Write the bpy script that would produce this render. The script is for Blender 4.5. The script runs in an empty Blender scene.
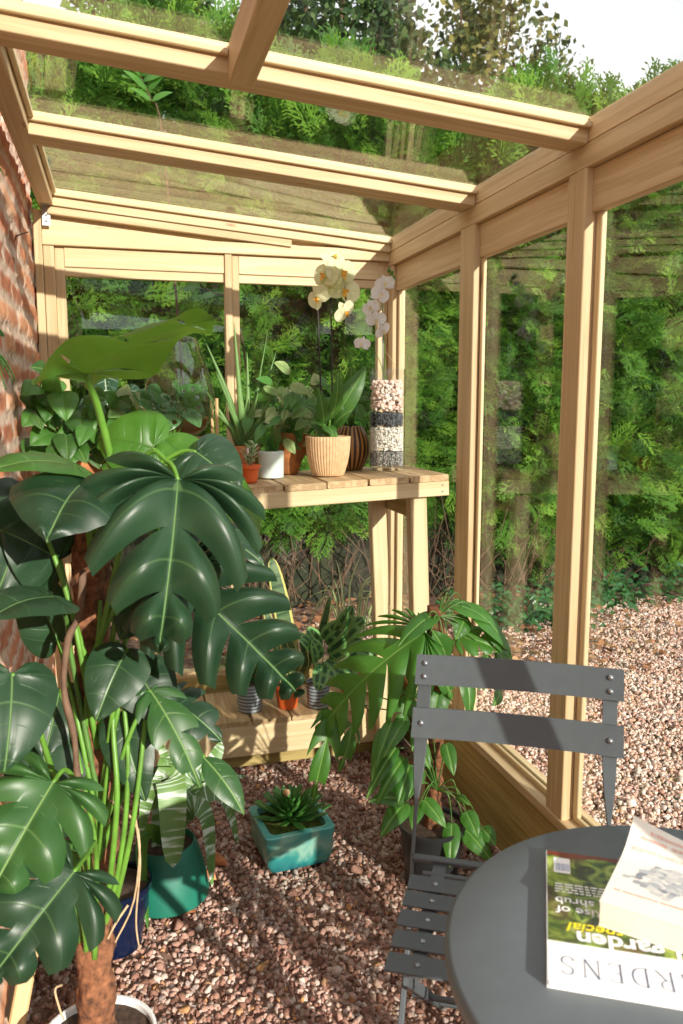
import bpy, bmesh, math, random
import numpy as np
from mathutils import Vector, Matrix, noise as mnoise
R = math.radians
random.seed(7); rng = np.random.default_rng(11)
SC = bpy.context.scene; COL = SC.collection
V = Vector

# ------------------------------------------------------------------ camera
CF, CH, CT, CY = 800.0, 1.36, R(7.76), R(15.4)
def ray(x, y):
    l = (x-341.5)/CF; v = (y-512)/CF
    d = math.sin(CT)+v*math.cos(CT); fw = math.cos(CT)-v*math.sin(CT)
    return V((fw*math.sin(CY)+l*math.cos(CY), fw*math.cos(CY)-l*math.sin(CY), -d))
def U(x, y, Y=None, X=None, Z=None):
    """point of the place seen at picture position x, y lying at depth Y, across X or height Z"""
    r = ray(x, y)
    t = X/r.x if X is not None else Y/r.y if Y is not None else (Z-CH)/r.z
    return r*t+V((0, 0, CH))
cam = bpy.data.cameras.new('camera'); camo = bpy.data.objects.new('camera', cam); COL.objects.link(camo)
camo.location = (0, 0, CH); camo.rotation_euler = (R(90)-CT, 0, -CY)
cam.sensor_fit = 'VERTICAL'; cam.sensor_height = 36.0; cam.lens = CF*36.0/1024; cam.clip_start = .02
cam.dof.use_dof = True; cam.dof.focus_distance = 2.3; cam.dof.aperture_fstop = 6.3
SC.camera = camo
EYE = V((0, 0, CH))

# ------------------------------------------------------------------ mesh helpers
class MB:
    def __init__(s): s.v = []; s.f = []; s.g = []
    def add(s, vs, fs, gs=None):
        o = len(s.v); s.v += [tuple(p) for p in vs]; s.f += [tuple(i+o for i in f) for f in fs]
        s.g += [tuple(p) for p in (gs if gs is not None else vs)]
    def beam(s, p0, p1, w, h, up=(0, 0, 1), ch=.002, w1=None, h1=None):
        """bar from p0 to p1, w across, h along up, edges chamfered, grain along it"""
        p0 = V(p0); p1 = V(p1); d = p1-p0; L = d.length; d.normalize()
        u = V(up); u = (u-d*u.dot(d)).normalized(); a = d.cross(u)
        off = random.uniform(0, 40); vs = []; gs = []
        for k, p in ((0, p0), (1, p1)):
            W = (w if k == 0 or w1 is None else w1)/2; Hh = (h if k == 0 or h1 is None else h1)/2; c = min(ch, W*.45, Hh*.45)
            for x, y in ((-W+c, -Hh), (W-c, -Hh), (W, -Hh+c), (W, Hh-c), (W-c, Hh), (-W+c, Hh), (-W, Hh-c), (-W, -Hh+c)):
                vs.append(p+a*x+u*y); gs.append((off+k*L, off*.37+x, off*.71+y))
        fs = [(i, (i+1) % 8, 8+(i+1) % 8, 8+i) for i in range(8)]+[tuple(range(7, -1, -1)), tuple(range(8, 16))]
        s.add(vs, fs, gs)
    def box(s, x0, x1, y0, y1, z0, z1, ch=.002):
        dx, dy, dz = x1-x0, y1-y0, z1-z0; cx, cy, cz = (x0+x1)/2, (y0+y1)/2, (z0+z1)/2
        if dx >= dy and dx >= dz: s.beam((x0, cy, cz), (x1, cy, cz), dy, dz, (0, 0, 1), ch)
        elif dy >= dz: s.beam((cx, y0, cz), (cx, y1, cz), dx, dz, (0, 0, 1), ch)
        else: s.beam((cx, cy, z0), (cx, cy, z1), dx, dy, (0, 1, 0), ch)
    def tube(s, pts, r, n=8, cap=True, flat=1.0):
        pts = [V(p) for p in pts]; N = len(pts); off = random.uniform(0, 9)
        rs = r if isinstance(r, (list, tuple)) else [r]*N
        vs = []; gs = []; t0 = (pts[1]-pts[0]).normalized()
        u = t0.orthogonal().normalized(); L = 0
        for i, p in enumerate(pts):
            t = (pts[min(i+1, N-1)]-pts[max(i-1, 0)])
            t = t.normalized() if t.length > 1e-9 else t0
            u = (u-t*u.dot(t)); u = u.normalized() if u.length > 1e-6 else t.orthogonal().normalized()
            w = t.cross(u)
            if i: L += (p-pts[i-1]).length
            for k in range(n):
                a = 2*math.pi*k/n
                vs.append(p+(u*math.cos(a)+w*math.sin(a)*flat)*rs[i]); gs.append((off+L, math.cos(a)*rs[i]+off, math.sin(a)*rs[i]))
        fs = [(i*n+k, i*n+(k+1) % n, (i+1)*n+(k+1) % n, (i+1)*n+k) for i in range(N-1) for k in range(n)]
        if cap: fs += [tuple(range(n-1, -1, -1)), tuple(range((N-1)*n, N*n))]
        s.add(vs, fs, gs)
    def lathe(s, prof, c, n=32, ribs=0, rib=0.0, tilt=None, cap=False):
        c = V(c); vs = []; gs = []; N = len(prof)
        M = tilt.to_matrix() if tilt is not None else None
        for i, (r, z) in enumerate(prof):
            for k in range(n):
                a = 2*math.pi*k/n; rr = r+(rib*(abs(math.cos(a*ribs/2))-.5) if ribs and r > .005 else 0)
                p = V((rr*math.cos(a), rr*math.sin(a), z)); q = M @ p if M is not None else p
                vs.append(c+q); gs.append((k/n, z, r))
        fs = [(i*n+k, i*n+(k+1) % n, (i+1)*n+(k+1) % n, (i+1)*n+k) for i in range(N-1) for k in range(n)]
        if cap: fs.append(tuple(range(n-1, -1, -1)))
        s.add(vs, fs, gs)
    def blob(s, c, rad, seed=0, jit=.12, n=10, m=7):
        c = V(c); rad = V(rad) if not isinstance(rad, (int, float)) else V((rad,)*3)
        vs = []; fs = []
        for i in range(m+1):
            th = math.pi*i/m
            for k in range(n):
                a = 2*math.pi*k/n; d = V((math.sin(th)*math.cos(a), math.sin(th)*math.sin(a), math.cos(th)))
                q = 1+jit*mnoise.noise(d*1.7+V((seed*3.1, seed, 0)))
                vs.append(c+V((d.x*rad.x, d.y*rad.y, d.z*rad.z))*q)
        for i in range(m):
            for k in range(n): fs.append((i*n+k, i*n+(k+1) % n, (i+1)*n+(k+1) % n, (i+1)*n+k))
        s.add(vs, fs)
    def rough(s, amp, sc):
        for i, p in enumerate(s.v):
            q = V(p)*sc; s.v[i] = tuple(V(p)+V((mnoise.noise(q), mnoise.noise(q+V((7, 3, 1))), .4*mnoise.noise(q+V((1, 9, 4)))))*amp+V((mnoise.noise(q*3), mnoise.noise(q*3+V((7, 3, 1))), 0))*amp*.5)
    def build(s, name, mat, parent=None, smooth=35, weld=False):
        o = mk(name, np.array(s.v, dtype=np.float32), s.f, np.array(s.g, dtype=np.float32), mat, parent)
        me = o.data
        if weld:
            b = bmesh.new(); b.from_mesh(me); bmesh.ops.remove_doubles(b, verts=b.verts, dist=2e-5); b.to_mesh(me); b.free()
        if smooth:
            me.shade_smooth()
            if smooth < 180: me.set_sharp_from_angle(angle=R(smooth))
        return o
ORG = {}
def mk(name, v, f, g, mat, parent=None):
    if parent is not None: org = ORG[parent.name]
    else: org = V(((v[:, 0].min()+v[:, 0].max())/2, (v[:, 1].min()+v[:, 1].max())/2, v[:, 2].min()))
    me = bpy.data.meshes.new(name)
    v = v-np.array(org, dtype=np.float32)
    if isinstance(f, np.ndarray):
        k = f.shape[1]; me.vertices.add(len(v)); me.vertices.foreach_set('co', v.astype(np.float32).ravel())
        me.loops.add(f.size); me.loops.foreach_set('vertex_index', f.astype(np.int32).ravel())
        me.polygons.add(len(f)); me.polygons.foreach_set('loop_start', np.arange(0, f.size, k, dtype=np.int32))
        me.update(calc_edges=True)
    else: me.from_pydata(v.tolist(), [], f)
    a = me.attributes.new('gco', 'FLOAT_VECTOR', 'POINT'); a.data.foreach_set('vector', g.astype(np.float32).ravel())
    me.materials.append(mat)
    o = bpy.data.objects.new(name, me); COL.objects.link(o)
    if parent is not None: o.parent = parent
    else: o.location = org
    ORG[o.name] = org
    return o
def thing(name, label, cat, loc, group=None):
    o = bpy.data.objects.new(name, None); COL.objects.link(o); o.location = loc; o.empty_display_size = .05
    ORG[o.name] = V(loc); o['label'] = label; o['category'] = cat
    if group: o['group'] = group
    return o
def tag(o, label, cat=None, group=None, kind=None):
    o['label'] = label
    if cat: o['category'] = cat
    if group: o['group'] = group
    if kind: o['kind'] = kind
    return o
def struct(o): o['kind'] = 'structure'; return o
def bez(p0, p1, p2, p3, n=12):
    p0, p1, p2, p3 = V(p0), V(p1), V(p2), V(p3); out = []
    for i in range(n+1):
        t = i/n; s = 1-t; out.append(p0*s**3+p1*3*s*s*t+p2*3*s*t*t+p3*t**3)
    return out
def interp(pts, t):
    """point on a smooth curve through pts, t in 0..1"""
    n = len(pts)-1; x = min(max(t, 0), 1)*n; i = min(int(x), n-1); f = x-i
    g = lambda k: V(pts[min(max(k, 0), n)]) if not isinstance(pts[0], (int, float)) else pts[min(max(k, 0), n)]
    a, b, c, d = g(i-1), g(i), g(i+1), g(i+2)
    return .5*(2*b+(c-a)*f+(2*a-5*b+4*c-d)*f*f+(3*b-a-3*c+d)*f**3)

# ------------------------------------------------------------------ materials
def M_new(name):
    m = bpy.data.materials.new(name); m.use_nodes = True; nt = m.node_tree
    for n in list(nt.nodes): nt.nodes.remove(n)
    out = nt.nodes.new('ShaderNodeOutputMaterial')
    def N(t, **kw):
        n = nt.nodes.new(t)
        for k, v in kw.items():
            if k in n.inputs: 
                n.inputs[k].default_value = v
            else: setattr(n, k, v)
        return n
    def L(a, b): nt.links.new(a, b)
    return m, N, L, out
def rgba(c): return (c[0], c[1], c[2], 1.0)
def ramp(N, L, fac, stops):
    r = N('ShaderNodeValToRGB'); e = r.color_ramp.elements
    while len(e) < len(stops): e.new(.5)
    for k, (p, c) in enumerate(stops): e[k].position = p; e[k].color = rgba(c)
    L(fac, r.inputs[0]); return r.outputs[0]
def math_(N, L, op, a, b=None, c=None):
    n = N('ShaderNodeMath', operation=op)
    for k, x in enumerate((a, b, c)):
        if x is None: continue
        if isinstance(x, (int, float)): n.inputs[k].default_value = x
        else: L(x, n.inputs[k])
    return n.outputs[0]
def mixc(N, L, fac, a, b, blend='MIX'):
    n = N('ShaderNodeMix', data_type='RGBA', blend_type=blend)
    for sock, x in ((n.inputs[0], fac), (n.inputs[6], a), (n.inputs[7], b)):
        if isinstance(x, (int, float)): sock.default_value = x
        elif isinstance(x, tuple): sock.default_value = rgba(x)
        else: L(x, sock)
    return n.outputs[2]
def attr(N, name='gco'): return N('ShaderNodeAttribute', attribute_name=name)
def plain(name, c, rough=.5, metal=0, var=.12, scale=30, bump=.0, spec=.5, coat=0):
    m, N, L, out = M_new(name); p = N('ShaderNodeBsdfPrincipled', Roughness=rough, Metallic=metal)
    p.inputs['Specular IOR Level'].default_value = spec; p.inputs['Coat Weight'].default_value = coat
    tc = N('ShaderNodeTexCoord'); nz = N('ShaderNodeTexNoise', Scale=scale, Detail=4.0); L(tc.outputs['Object'], nz.inputs['Vector'])
    lo = tuple(x*(1-var) for x in c); hi = tuple(min(1, x*(1+var)) for x in c)
    L(ramp(N, L, nz.outputs[0], [(.3, lo), (.7, hi)]), p.inputs['Base Color'])
    if bump:
        b = N('ShaderNodeBump', Strength=bump, Distance=.003); L(nz.outputs[0], b.inputs['Height']); L(b.outputs[0], p.inputs['Normal'])
    L(p.outputs[0], out.inputs[0]); return m
def wood(name, light, dark, knot=(.22, .11, .05), rough=.6, contrast=1.0):
    m, N, L, out = M_new(name); p = N('ShaderNodeBsdfPrincipled', Roughness=rough); g = attr(N)
    mp = N('ShaderNodeMapping'); mp.inputs['Scale'].default_value = (1.1, 26, 26); L(g.outputs['Vector'], mp.inputs[0])
    n1 = N('ShaderNodeTexNoise', Scale=1.6, Detail=3.0, Distortion=.6); L(mp.outputs[0], n1.inputs['Vector'])
    mp2 = N('ShaderNodeMapping'); mp2.inputs['Scale'].default_value = (4, 330, 330); L(g.outputs['Vector'], mp2.inputs[0])
    n2 = N('ShaderNodeTexNoise', Scale=1.0, Detail=2.0); L(mp2.outputs[0], n2.inputs['Vector'])
    w = math_(N, L, 'SINE', math_(N, L, 'MULTIPLY', n1.outputs[0], 24.0))
    f = math_(N, L, 'ADD', math_(N, L, 'MULTIPLY', w, .085*contrast), n1.outputs[0])
    f = math_(N, L, 'ADD', f, math_(N, L, 'MULTIPLY', math_(N, L, 'SUBTRACT', n2.outputs[0], .5), .35))
    c = ramp(N, L, f, [(.25, dark), (.5, tuple((a*2+b)/3 for a, b in zip(light, dark))), (.72, light)])
    mp3 = N('ShaderNodeMapping'); mp3.inputs['Scale'].default_value = (2.6, 9, 9); L(g.outputs['Vector'], mp3.inputs[0])
    vo = N('ShaderNodeTexVoronoi', Scale=1.0); L(mp3.outputs[0], vo.inputs['Vector'])
    k = ramp(N, L, vo.outputs['Distance'], [(.03, (1, 1, 1)), (.085, (0, 0, 0))])
    c = mixc(N, L, math_(N, L, 'MULTIPLY', k, .8), c, knot)
    n3 = N('ShaderNodeTexNoise', Scale=.6, Detail=2.0); L(g.outputs['Vector'], n3.inputs['Vector'])
    c = mixc(N, L, 1.0, c, ramp(N, L, n3.outputs[0], [(.3, (.86, .86, .84)), (.7, (1, 1, 1))]), 'MULTIPLY')
    L(c, p.inputs['Base Color']); b = N('ShaderNodeBump', Strength=.25, Distance=.001); L(f, b.inputs['Height']); L(b.outputs[0], p.inputs['Normal'])
    L(p.outputs[0], out.inputs[0]); return m
def glass(name, tint=(.97, .985, .97), f0=.045, extra=0.0, rough=0.0):
    m, N, L, out = M_new(name); t = N('ShaderNodeBsdfTransparent'); t.inputs[0].default_value = rgba(tint)
    g = N('ShaderNodeBsdfGlossy', Roughness=rough); lw = N('ShaderNodeLayerWeight', Blend=.5)
    f = math_(N, L, 'POWER', lw.outputs['Facing'], 5.0)
    f = math_(N, L, 'MULTIPLY_ADD', f, 1-f0, f0+extra)
    mx = N('ShaderNodeMixShader'); L(f, mx.inputs[0]); L(t.outputs[0], mx.inputs[1]); L(g.outputs[0], mx.inputs[2]); L(mx.outputs[0], out.inputs[0])
    return m
def leaf_mat(name, c1, c2, vein, rough=.35, trans=.3, tcol=None, vw=.0022, lat=.5, latw=.05, spec=.5, stripe=None, margin=None):
    """leaf blade: gco = metres from the midrib, place across the lobe, place towards the margin"""
    m, N, L, out = M_new(name); p = N('ShaderNodeBsdfPrincipled', Roughness=rough); p.inputs['Specular IOR Level'].default_value = spec
    g = attr(N); s = N('ShaderNodeSeparateXYZ'); L(g.outputs['Vector'], s.inputs[0])
    oi = N('ShaderNodeObjectInfo'); tc = N('ShaderNodeTexCoord')
    nz = N('ShaderNodeTexNoise', Scale=14.0, Detail=3.0); L(tc.outputs['Object'], nz.inputs['Vector'])
    f = math_(N, L, 'ADD', math_(N, L, 'MULTIPLY', nz.outputs[0], .7), math_(N, L, 'MULTIPLY', oi.outputs['Random'], .3))
    c = ramp(N, L, f, [(.3, c1), (.75, c2)])
    if stripe:
        wv = N('ShaderNodeTexNoise', Scale=1.0, Detail=3.0); mp = N('ShaderNodeMapping'); mp.inputs['Scale'].default_value = (.22, 34, 1)
        L(g.outputs['Vector'], mp.inputs[0]); L(mp.outputs[0], wv.inputs['Vector'])
        c = mixc(N, L, ramp(N, L, wv.outputs[0], [(stripe[1], (0, 0, 0)), (stripe[2], (1, 1, 1))]), c, stripe[0])
    ax = math_(N, L, 'ABSOLUTE', s.outputs[0])
    mid = math_(N, L, 'SUBTRACT', 1.0, math_(N, L, 'SMOOTH_MIN', math_(N, L, 'DIVIDE', ax, vw), 1.0, .3)) if vw else 0.0
    if vw:
        la = math_(N, L, 'SUBTRACT', 1.0, math_(N, L, 'MINIMUM', math_(N, L, 'DIVIDE', math_(N, L, 'ABSOLUTE', math_(N, L, 'SUBTRACT', s.outputs[1], .5)), latw), 1.0))
        la = math_(N, L, 'MULTIPLY', la, math_(N, L, 'MULTIPLY_ADD', s.outputs[2], -.8*lat, lat))
        fac = math_(N, L, 'MAXIMUM', mid, la); fac = math_(N, L, 'MINIMUM', math_(N, L, 'MAXIMUM', fac, 0.0), 1.0)
        c = mixc(N, L, fac, c, vein)
    if margin:
        c = mixc(N, L, ramp(N, L, ax, [(margin[1], (0, 0, 0)), (margin[1]+.06, (1, 1, 1))]), c, margin[0])
    L(c, p.inputs['Base Color'])
    if vw:
        b = N('ShaderNodeBump', Strength=.5, Distance=.002, invert=True); L(fac, b.inputs['Height']); L(b.outputs[0], p.inputs['Normal'])
    if trans:
        t = N('ShaderNodeBsdfTranslucent')
        L(mixc(N, L, .65, c, tcol or tuple(min(1, x*2.6) for x in c2)), t.inputs[0])
        mx = N('ShaderNodeMixShader'); mx.inputs[0].default_value = trans; L(p.outputs[0], mx.inputs[1]); L(t.outputs[0], mx.inputs[2]); L(mx.outputs[0], out.inputs[0])
    else: L(p.outputs[0], out.inputs[0])
    return m
def island_mat(name, stops, rough=.8, trans=0, use='island', bump=False):
    m, N, L, out = M_new(name); p = N('ShaderNodeBsdfPrincipled', Roughness=rough); p.inputs['Specular IOR Level'].default_value = .3
    if use == 'island': f = N('ShaderNodeNewGeometry').outputs['Random Per Island']
    else:
        s = N('ShaderNodeSeparateXYZ'); L(attr(N).outputs['Vector'], s.inputs[0]); f = s.outputs[0]
    c = ramp(N, L, f, stops)
    if bump:
        tc = N('ShaderNodeTexCoord'); nz = N('ShaderNodeTexNoise', Scale=160.0, Detail=3.0); L(tc.outputs['Object'], nz.inputs['Vector'])
        c = mixc(N, L, .6, c, ramp(N, L, nz.outputs[0], [(.3, (.55, .5, .48)), (.7, (1.25, 1.2, 1.2))]), 'MULTIPLY')
    L(c, p.inputs['Base Color'])
    if trans:
        t = N('ShaderNodeBsdfTranslucent'); L(c, t.inputs[0]); mx = N('ShaderNodeMixShader'); mx.inputs[0].default_value = trans
        L(p.outputs[0], mx.inputs[1]); L(t.outputs[0], mx.inputs[2]); L(mx.outputs[0], out.inputs[0])
    else: L(p.outputs[0], out.inputs[0])
    return m

W_FRAME = wood('pine_frame', (.70, .53, .32), (.54, .37, .19), (.30, .16, .07))
W_PALE = wood('pine_pale', (.76, .61, .38), (.62, .46, .25), (.30, .16, .07))
W_KICK = wood('pine_kickboard', (.52, .40, .15), (.34, .24, .08), (.12, .07, .03))
W_SLAT = wood('pine_slat', (.62, .45, .25), (.40, .25, .12), (.15, .08, .04), contrast=1.4)
W_OLD = wood('weathered_wood', (.36, .26, .17), (.20, .13, .08), (.09, .06, .04), rough=.8)
W_STICK = wood('stick_wood', (.66, .47, .24), (.50, .32, .14))
GLASS = glass('pane_glass'); GLASS_ROOF = glass('roof_glass', (.97, .985, .97), .030)
GLASS_T = glass('vessel_glass', (.90, .93, .88), .07)
GLASS_J = glass('jar_glass', (.985, .992, .988), .045)
STEEL = plain('slate_grey_steel', (.078, .092, .102), .42, 0, .06, 40)
ZINC = plain('zinc', (.55, .57, .6), .4, .8)
RIVET = plain('rivet', (.30, .32, .34), .3, .7)
TERRA = plain('terracotta', (.50, .19, .075), .8, 0, .3, 22, .15)
TERRA_D = plain('terracotta_aged', (.38, .14, .045), .75, 0, .5, 30, .3)
ORANGE = plain('orange_plastic', (.72, .13, .025), .5, 0, .08)
MINT = plain('mint_glaze', (.62, .72, .68), .35, 0, .04)
BEIGE = plain('beige_ceramic', (.62, .41, .23), .65, 0, .14, 60, .1)
WHITE = plain('white_plastic', (.78, .80, .80), .35, 0, .04)
DGREEN = plain('green_plastic', (.008, .13, .085), .5, 0, .1, 18)
DBLUE = plain('blue_glaze', (.004, .009, .032), .25, 0, .3)
BLACK = plain('black_plastic', (.018, .02, .022), .4, 0, .2)
SOIL = plain('soil', (.06, .035, .022), .95, 0, .5, 90, .8)
COIR = plain('coir', (.17, .068, .03), .95, 0, .65, 70, 1.0)
STEM = plain('stem_green', (.10, .235, .028), .45, 0, .25, 25)
STEM_D = plain('stem_dark', (.07, .16, .03), .45, 0, .3, 25)
STEM_BR = plain('vine_brown', (.13, .075, .045), .8, 0, .3, 40, .3)
ROOT = plain('aerial_root', (.42, .30, .17), .8, 0, .3, 40)
STEM_BK = plain('orchid_stem', (.03, .022, .02), .5)
def two_tone(name, a, b, scale, rough=.5, axis=1, thr=.5):
    m, N, L, out = M_new(name); p = N('ShaderNodeBsdfPrincipled', Roughness=rough); s = N('ShaderNodeSeparateXYZ'); L(attr(N).outputs['Vector'], s.inputs[0])
    f = math_(N, L, 'FRACT', math_(N, L, 'MULTIPLY', s.outputs[axis], scale))
    f = math_(N, L, 'GREATER_THAN', f, thr)
    L(mixc(N, L, f, a, b), p.inputs['Base Color']); L(p.outputs[0], out.inputs[0]); return m
BROWNRIB = two_tone('brown_ribbed_glaze', (.035, .014, .006), (.42, .19, .045), 22, .4, 0, .55)
GREYRIB = two_tone('grey_ridged_glaze', (.10, .12, .14), (.36, .40, .44), 75, .55, 1, .45)

TABLE_M = plain('table_steel', (.105, .125, .138), .45, 0, .05, 30)
# ------------------------------------------------------------------ scatter helpers
def hulls(n, k=13, seed=3, flat=.75):
    r = np.random.default_rng(seed); out = []
    for i in range(n):
        b = bmesh.new()
        for p in r.normal(size=(k, 3)):
            p = p/np.linalg.norm(p)*r.uniform(.75, 1.0); b.verts.new((p[0], p[1]*r.uniform(.7, .95), p[2]*flat))
        h = bmesh.ops.convex_hull(b, input=b.verts); bmesh.ops.delete(b, geom=[g for g in h['geom_interior'] if isinstance(g, bmesh.types.BMVert)], context='VERTS')
        bmesh.ops.triangulate(b, faces=b.faces); b.verts.index_update()
        out.append((np.array([v.co[:] for v in b.verts], dtype=np.float32), np.array([[v.index for v in f.verts] for f in b.faces], dtype=np.int32))); b.free()
    return out
def rotmats(n, r, full=True):
    q = r.normal(size=(n, 4)); q /= np.linalg.norm(q, axis=1)[:, None]; w, x, y, z = q.T
    return np.stack([np.stack([1-2*(y*y+z*z), 2*(x*y-z*w), 2*(x*z+y*w)], 1), np.stack([2*(x*y+z*w), 1-2*(x*x+z*z), 2*(y*z-x*w)], 1), np.stack([2*(x*z-y*w), 2*(y*z+x*w), 1-2*(x*x+y*y)], 1)], 1).astype(np.float32)
def scatter(name, protos, pts, size, mats, mat, parent=None, g=None):
    """every proto stamped at pts with its own rotation and size, joined to one mesh"""
    n = len(pts); which = rng.integers(0, len(protos), n); vs = []; fs = []; gs = []; o = 0
    for k, pr in enumerate(protos):
        pv, pf = pr[0], pr[1]; idx = np.where(which == k)[0]
        if len(idx) == 0: continue
        vv = np.einsum('nij,vj->nvi', mats[idx], pv)*size[idx][:, None, None]+pts[idx][:, None, :]
        ff = pf[None]+(np.arange(len(idx))*len(pv))[:, None, None]+o
        gg = np.zeros(vv.shape, dtype=np.float32); gg[:, :, 0] = rng.random(len(idx))[:, None]
        if len(pr) > 2: gg[:, :, 0] = np.clip(gg[:, :, 0]*.62+pr[2][None]*.38, 0, 1)
        vs.append(vv.reshape(-1, 3)); fs.append(ff.reshape(-1, pf.shape[1])); gs.append(gg.reshape(-1, 3)); o += vv.shape[0]*vv.shape[1]
    return mk(name, np.concatenate(vs), np.concatenate(fs), np.concatenate(gs), mat, parent)
STONES = hulls(10)

# ------------------------------------------------------------------ leaves
OUTL = {
 'heart': [(.02, -.01), (.13, -.13), (.30, -.16), (.44, -.06), (.50, .12), (.48, .32), (.40, .55), (.26, .77), (.11, .93), (0, 1)],
 'arrow': [(.02, 0), (.12, -.2), (.28, -.28), (.42, -.12), (.46, .08), (.42, .3), (.33, .52), (.2, .75), (.08, .92), (0, 1)],
 'ovate': [(.02, 0), (.22, -.03), (.42, .08), (.5, .25), (.47, .43), (.37, .62), (.23, .8), (.09, .94), (0, 1)],
 'lance': [(.02, 0), (.2, .05), (.38, .16), (.49, .33), (.47, .52), (.36, .7), (.2, .86), (.07, .96), (0, 1)],
 'round': [(.02, 0), (.2, -.06), (.4, .02), (.5, .25), (.5, .5), (.42, .74), (.26, .92), (.1, .99), (0, 1)],
}
def leaf(mb, base, tip, width, normal=None, kind='heart', lobes=6, slit=0.0, u0=.3, bend=.08, droop=.3, fold=.15, pucker=.012, wave=.0, cols=6, rows=4, hole=False, seed=0, u1=1.0, sweep=.22, rnd=.22, qp=1.0):
    b = V(base); t = V(tip); y = t-b; Ln = y.length; y.normalize()
    if normal is None: normal = (EYE-(b+t)/2).normalized()+V((0, 0, .5))
    n = V(normal); n = n-y*n.dot(y)
    n = n.normalized() if n.length > 1e-5 else y.orthogonal().normalized()
    x = y.cross(n); ol = OUTL[kind]; r = random.Random(seed)
    for side in (1, -1):
        ph = r.uniform(0, 6)
        for k in range(lobes):
            sl = slit*r.uniform(.75, 1.15) if slit else 0; su = u0*r.uniform(.8, 1.25)
            vs = []; gs = []; rd = 0
            for i in range(rows+1):
                s = i/rows
                for j in range(cols+1):
                    u = j/cols; gp = 0
                    if slit:
                        if hole: rd = 0; gp = sl*max(0, 1-abs((u-.5)/.28)**2)*.5
                        else: gp = min(.46, sl*min(1, max(0, (u-su)/max(.05, (u1-su))))**.8*.5); rd = rnd*max(0, (u-.62)/.38)**2.0
                    lo = min(.75, gp+rd*1.7) if k > 0 else 0; hi = min(.2, gp+rd*.15) if k < lobes-1 else 0
                    q = ((k+lo+(1-lo-hi)*s)/lobes)**qp
                    o = interp(ol, q); ox, oy = max(0, o[0]), o[1]
                    m = max(0, (oy-sweep)/(1-sweep)); cu = u**(1.12+sweep*.9)
                    px = ox*u*width; py = m+(oy-m)*cu
                    if q > .999: px = 0; py = 1
                    z = bend*Ln*4*max(-.2, py)*(1-py)-droop*px*px/max(width, .01)+fold*px
                    z += pucker*math.sin(math.pi*s)*math.sin(math.pi*min(1, u*.9))*(width/.3)+wave*width*math.sin(q*17+ph)*u*u
                    vs.append(b+y*(py*Ln)+x*(px*side)+n*z); gs.append((px*side, s, u))
            c = cols+1
            fs = [(i*c+j, i*c+j+1, (i+1)*c+j+1, (i+1)*c+j) if side > 0 else (i*c+j, (i+1)*c+j, (i+1)*c+j+1, i*c+j+1) for i in range(rows) for j in range(cols)]
            mb.add(vs, fs, gs)
def leaf_obj(parent, name, mat, base, tip, width, stalk=None, stalk_r=.004, stalk_mat=None, rib=None, **kw):
    mb = MB(); leaf(mb, base, tip, width, **kw); o = mb.build(name, mat, parent, 180, weld=True)
    if stalk is not None:
        s = MB(); pts = stalk if isinstance(stalk, list) else [stalk, base]
        pts = [interp(pts, i/14) for i in range(15)] if len(pts) > 2 else pts
        s.tube(pts, [stalk_r*(1.15-.4*i/(len(pts)-1)) for i in range(len(pts))], 8); s.build('petiole', stalk_mat or STEM, o, 180)
    return o
def strap(mb, pts, width, normal=(0, 0, 1), prof='lance', thick=0.0, channel=.25, n=14, twist=0.0):
    """long leaf along pts; gco = place across (-1..1), place along, 0"""
    P = [interp(pts, i/n) for i in range(n+1)]; N0 = V(normal); vs = []; gs = []; rnd = random.uniform(0, 5)
    closed = thick > 0
    for i, p in enumerate(P):
        t = (P[min(i+1, n)]-P[max(i-1, 0)]).normalized(); a = t.cross(N0)
        a = a.normalized() if a.length > 1e-4 else t.orthogonal().normalized(); nn = a.cross(t); f = i/n
        if twist: q = Matrix.Rotation(twist*f, 3, t); a = q @ a; nn = q @ nn
        w = {'lance': (min(1, .45+f*2.2))*(1-f**2.4)**.75, 'taper': (1-f)**.8*.97+.03, 'sword': min(1, .7+f)*(1-f**5)**.6, 'band': (1-f**7)**.6}[prof]*width/2
        if closed:
            th = thick*(w/(width/2))**.7
            for k in range(8):
                an = 2*math.pi*k/8; cx = math.cos(an); cz = math.sin(an)
                vs.append(p+a*(cx*w)+nn*(cz*th*.5+channel*w*cx*cx)); gs.append((cx, f, rnd))
        else:
            for k in range(-2, 3): vs.append(p+a*(k/2*w)+nn*(channel*w*(k/2)**2)); gs.append((k/2, f, rnd))
    m = 8 if closed else 5
    if closed: fs = [(i*m+k, i*m+(k+1) % m, (i+1)*m+(k+1) % m, (i+1)*m+k) for i in range(n) for k in range(m)]+[tuple(range(m-1, -1, -1)), tuple(range(n*m, n*m+m))]
    else: fs = [(i*m+k, i*m+k+1, (i+1)*m+k+1, (i+1)*m+k) for i in range(n) for k in range(m-1)]
    mb.add(vs, fs, gs)
L_DARK = leaf_mat('monstera_leaf', (.009, .030, .013), (.018, .052, .021), (.13, .24, .08), .42, .10, (.10, .28, .03), .0022, .38, .03, .45)
L_MID = leaf_mat('monstera_leaf_mid', (.030, .10, .016), (.062, .17, .028), (.20, .34, .09), .45, .25, (.20, .45, .05), .0024, .4, .04)
L_MON = leaf_mat('monstera_leaf_green', (.017, .060, .014), (.036, .105, .024), (.18, .30, .09), .42, .14, (.15, .38, .04), .0024, .42, .035, .45)
L_LIT = leaf_mat('monstera_leaf_backlit', (.045, .15, .018), (.085, .23, .03), (.05, .14, .02), .4, .45, (.32, .62, .05), .003, .7, .05)  # pale underside green, with sun glow through the blade put into the colour
L_PHILO = leaf_mat('philodendron_leaf', (.032, .125, .016), (.07, .215, .028), (.20, .38, .09), .42, .28, (.26, .52, .05), .0035, .10, .05)
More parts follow.
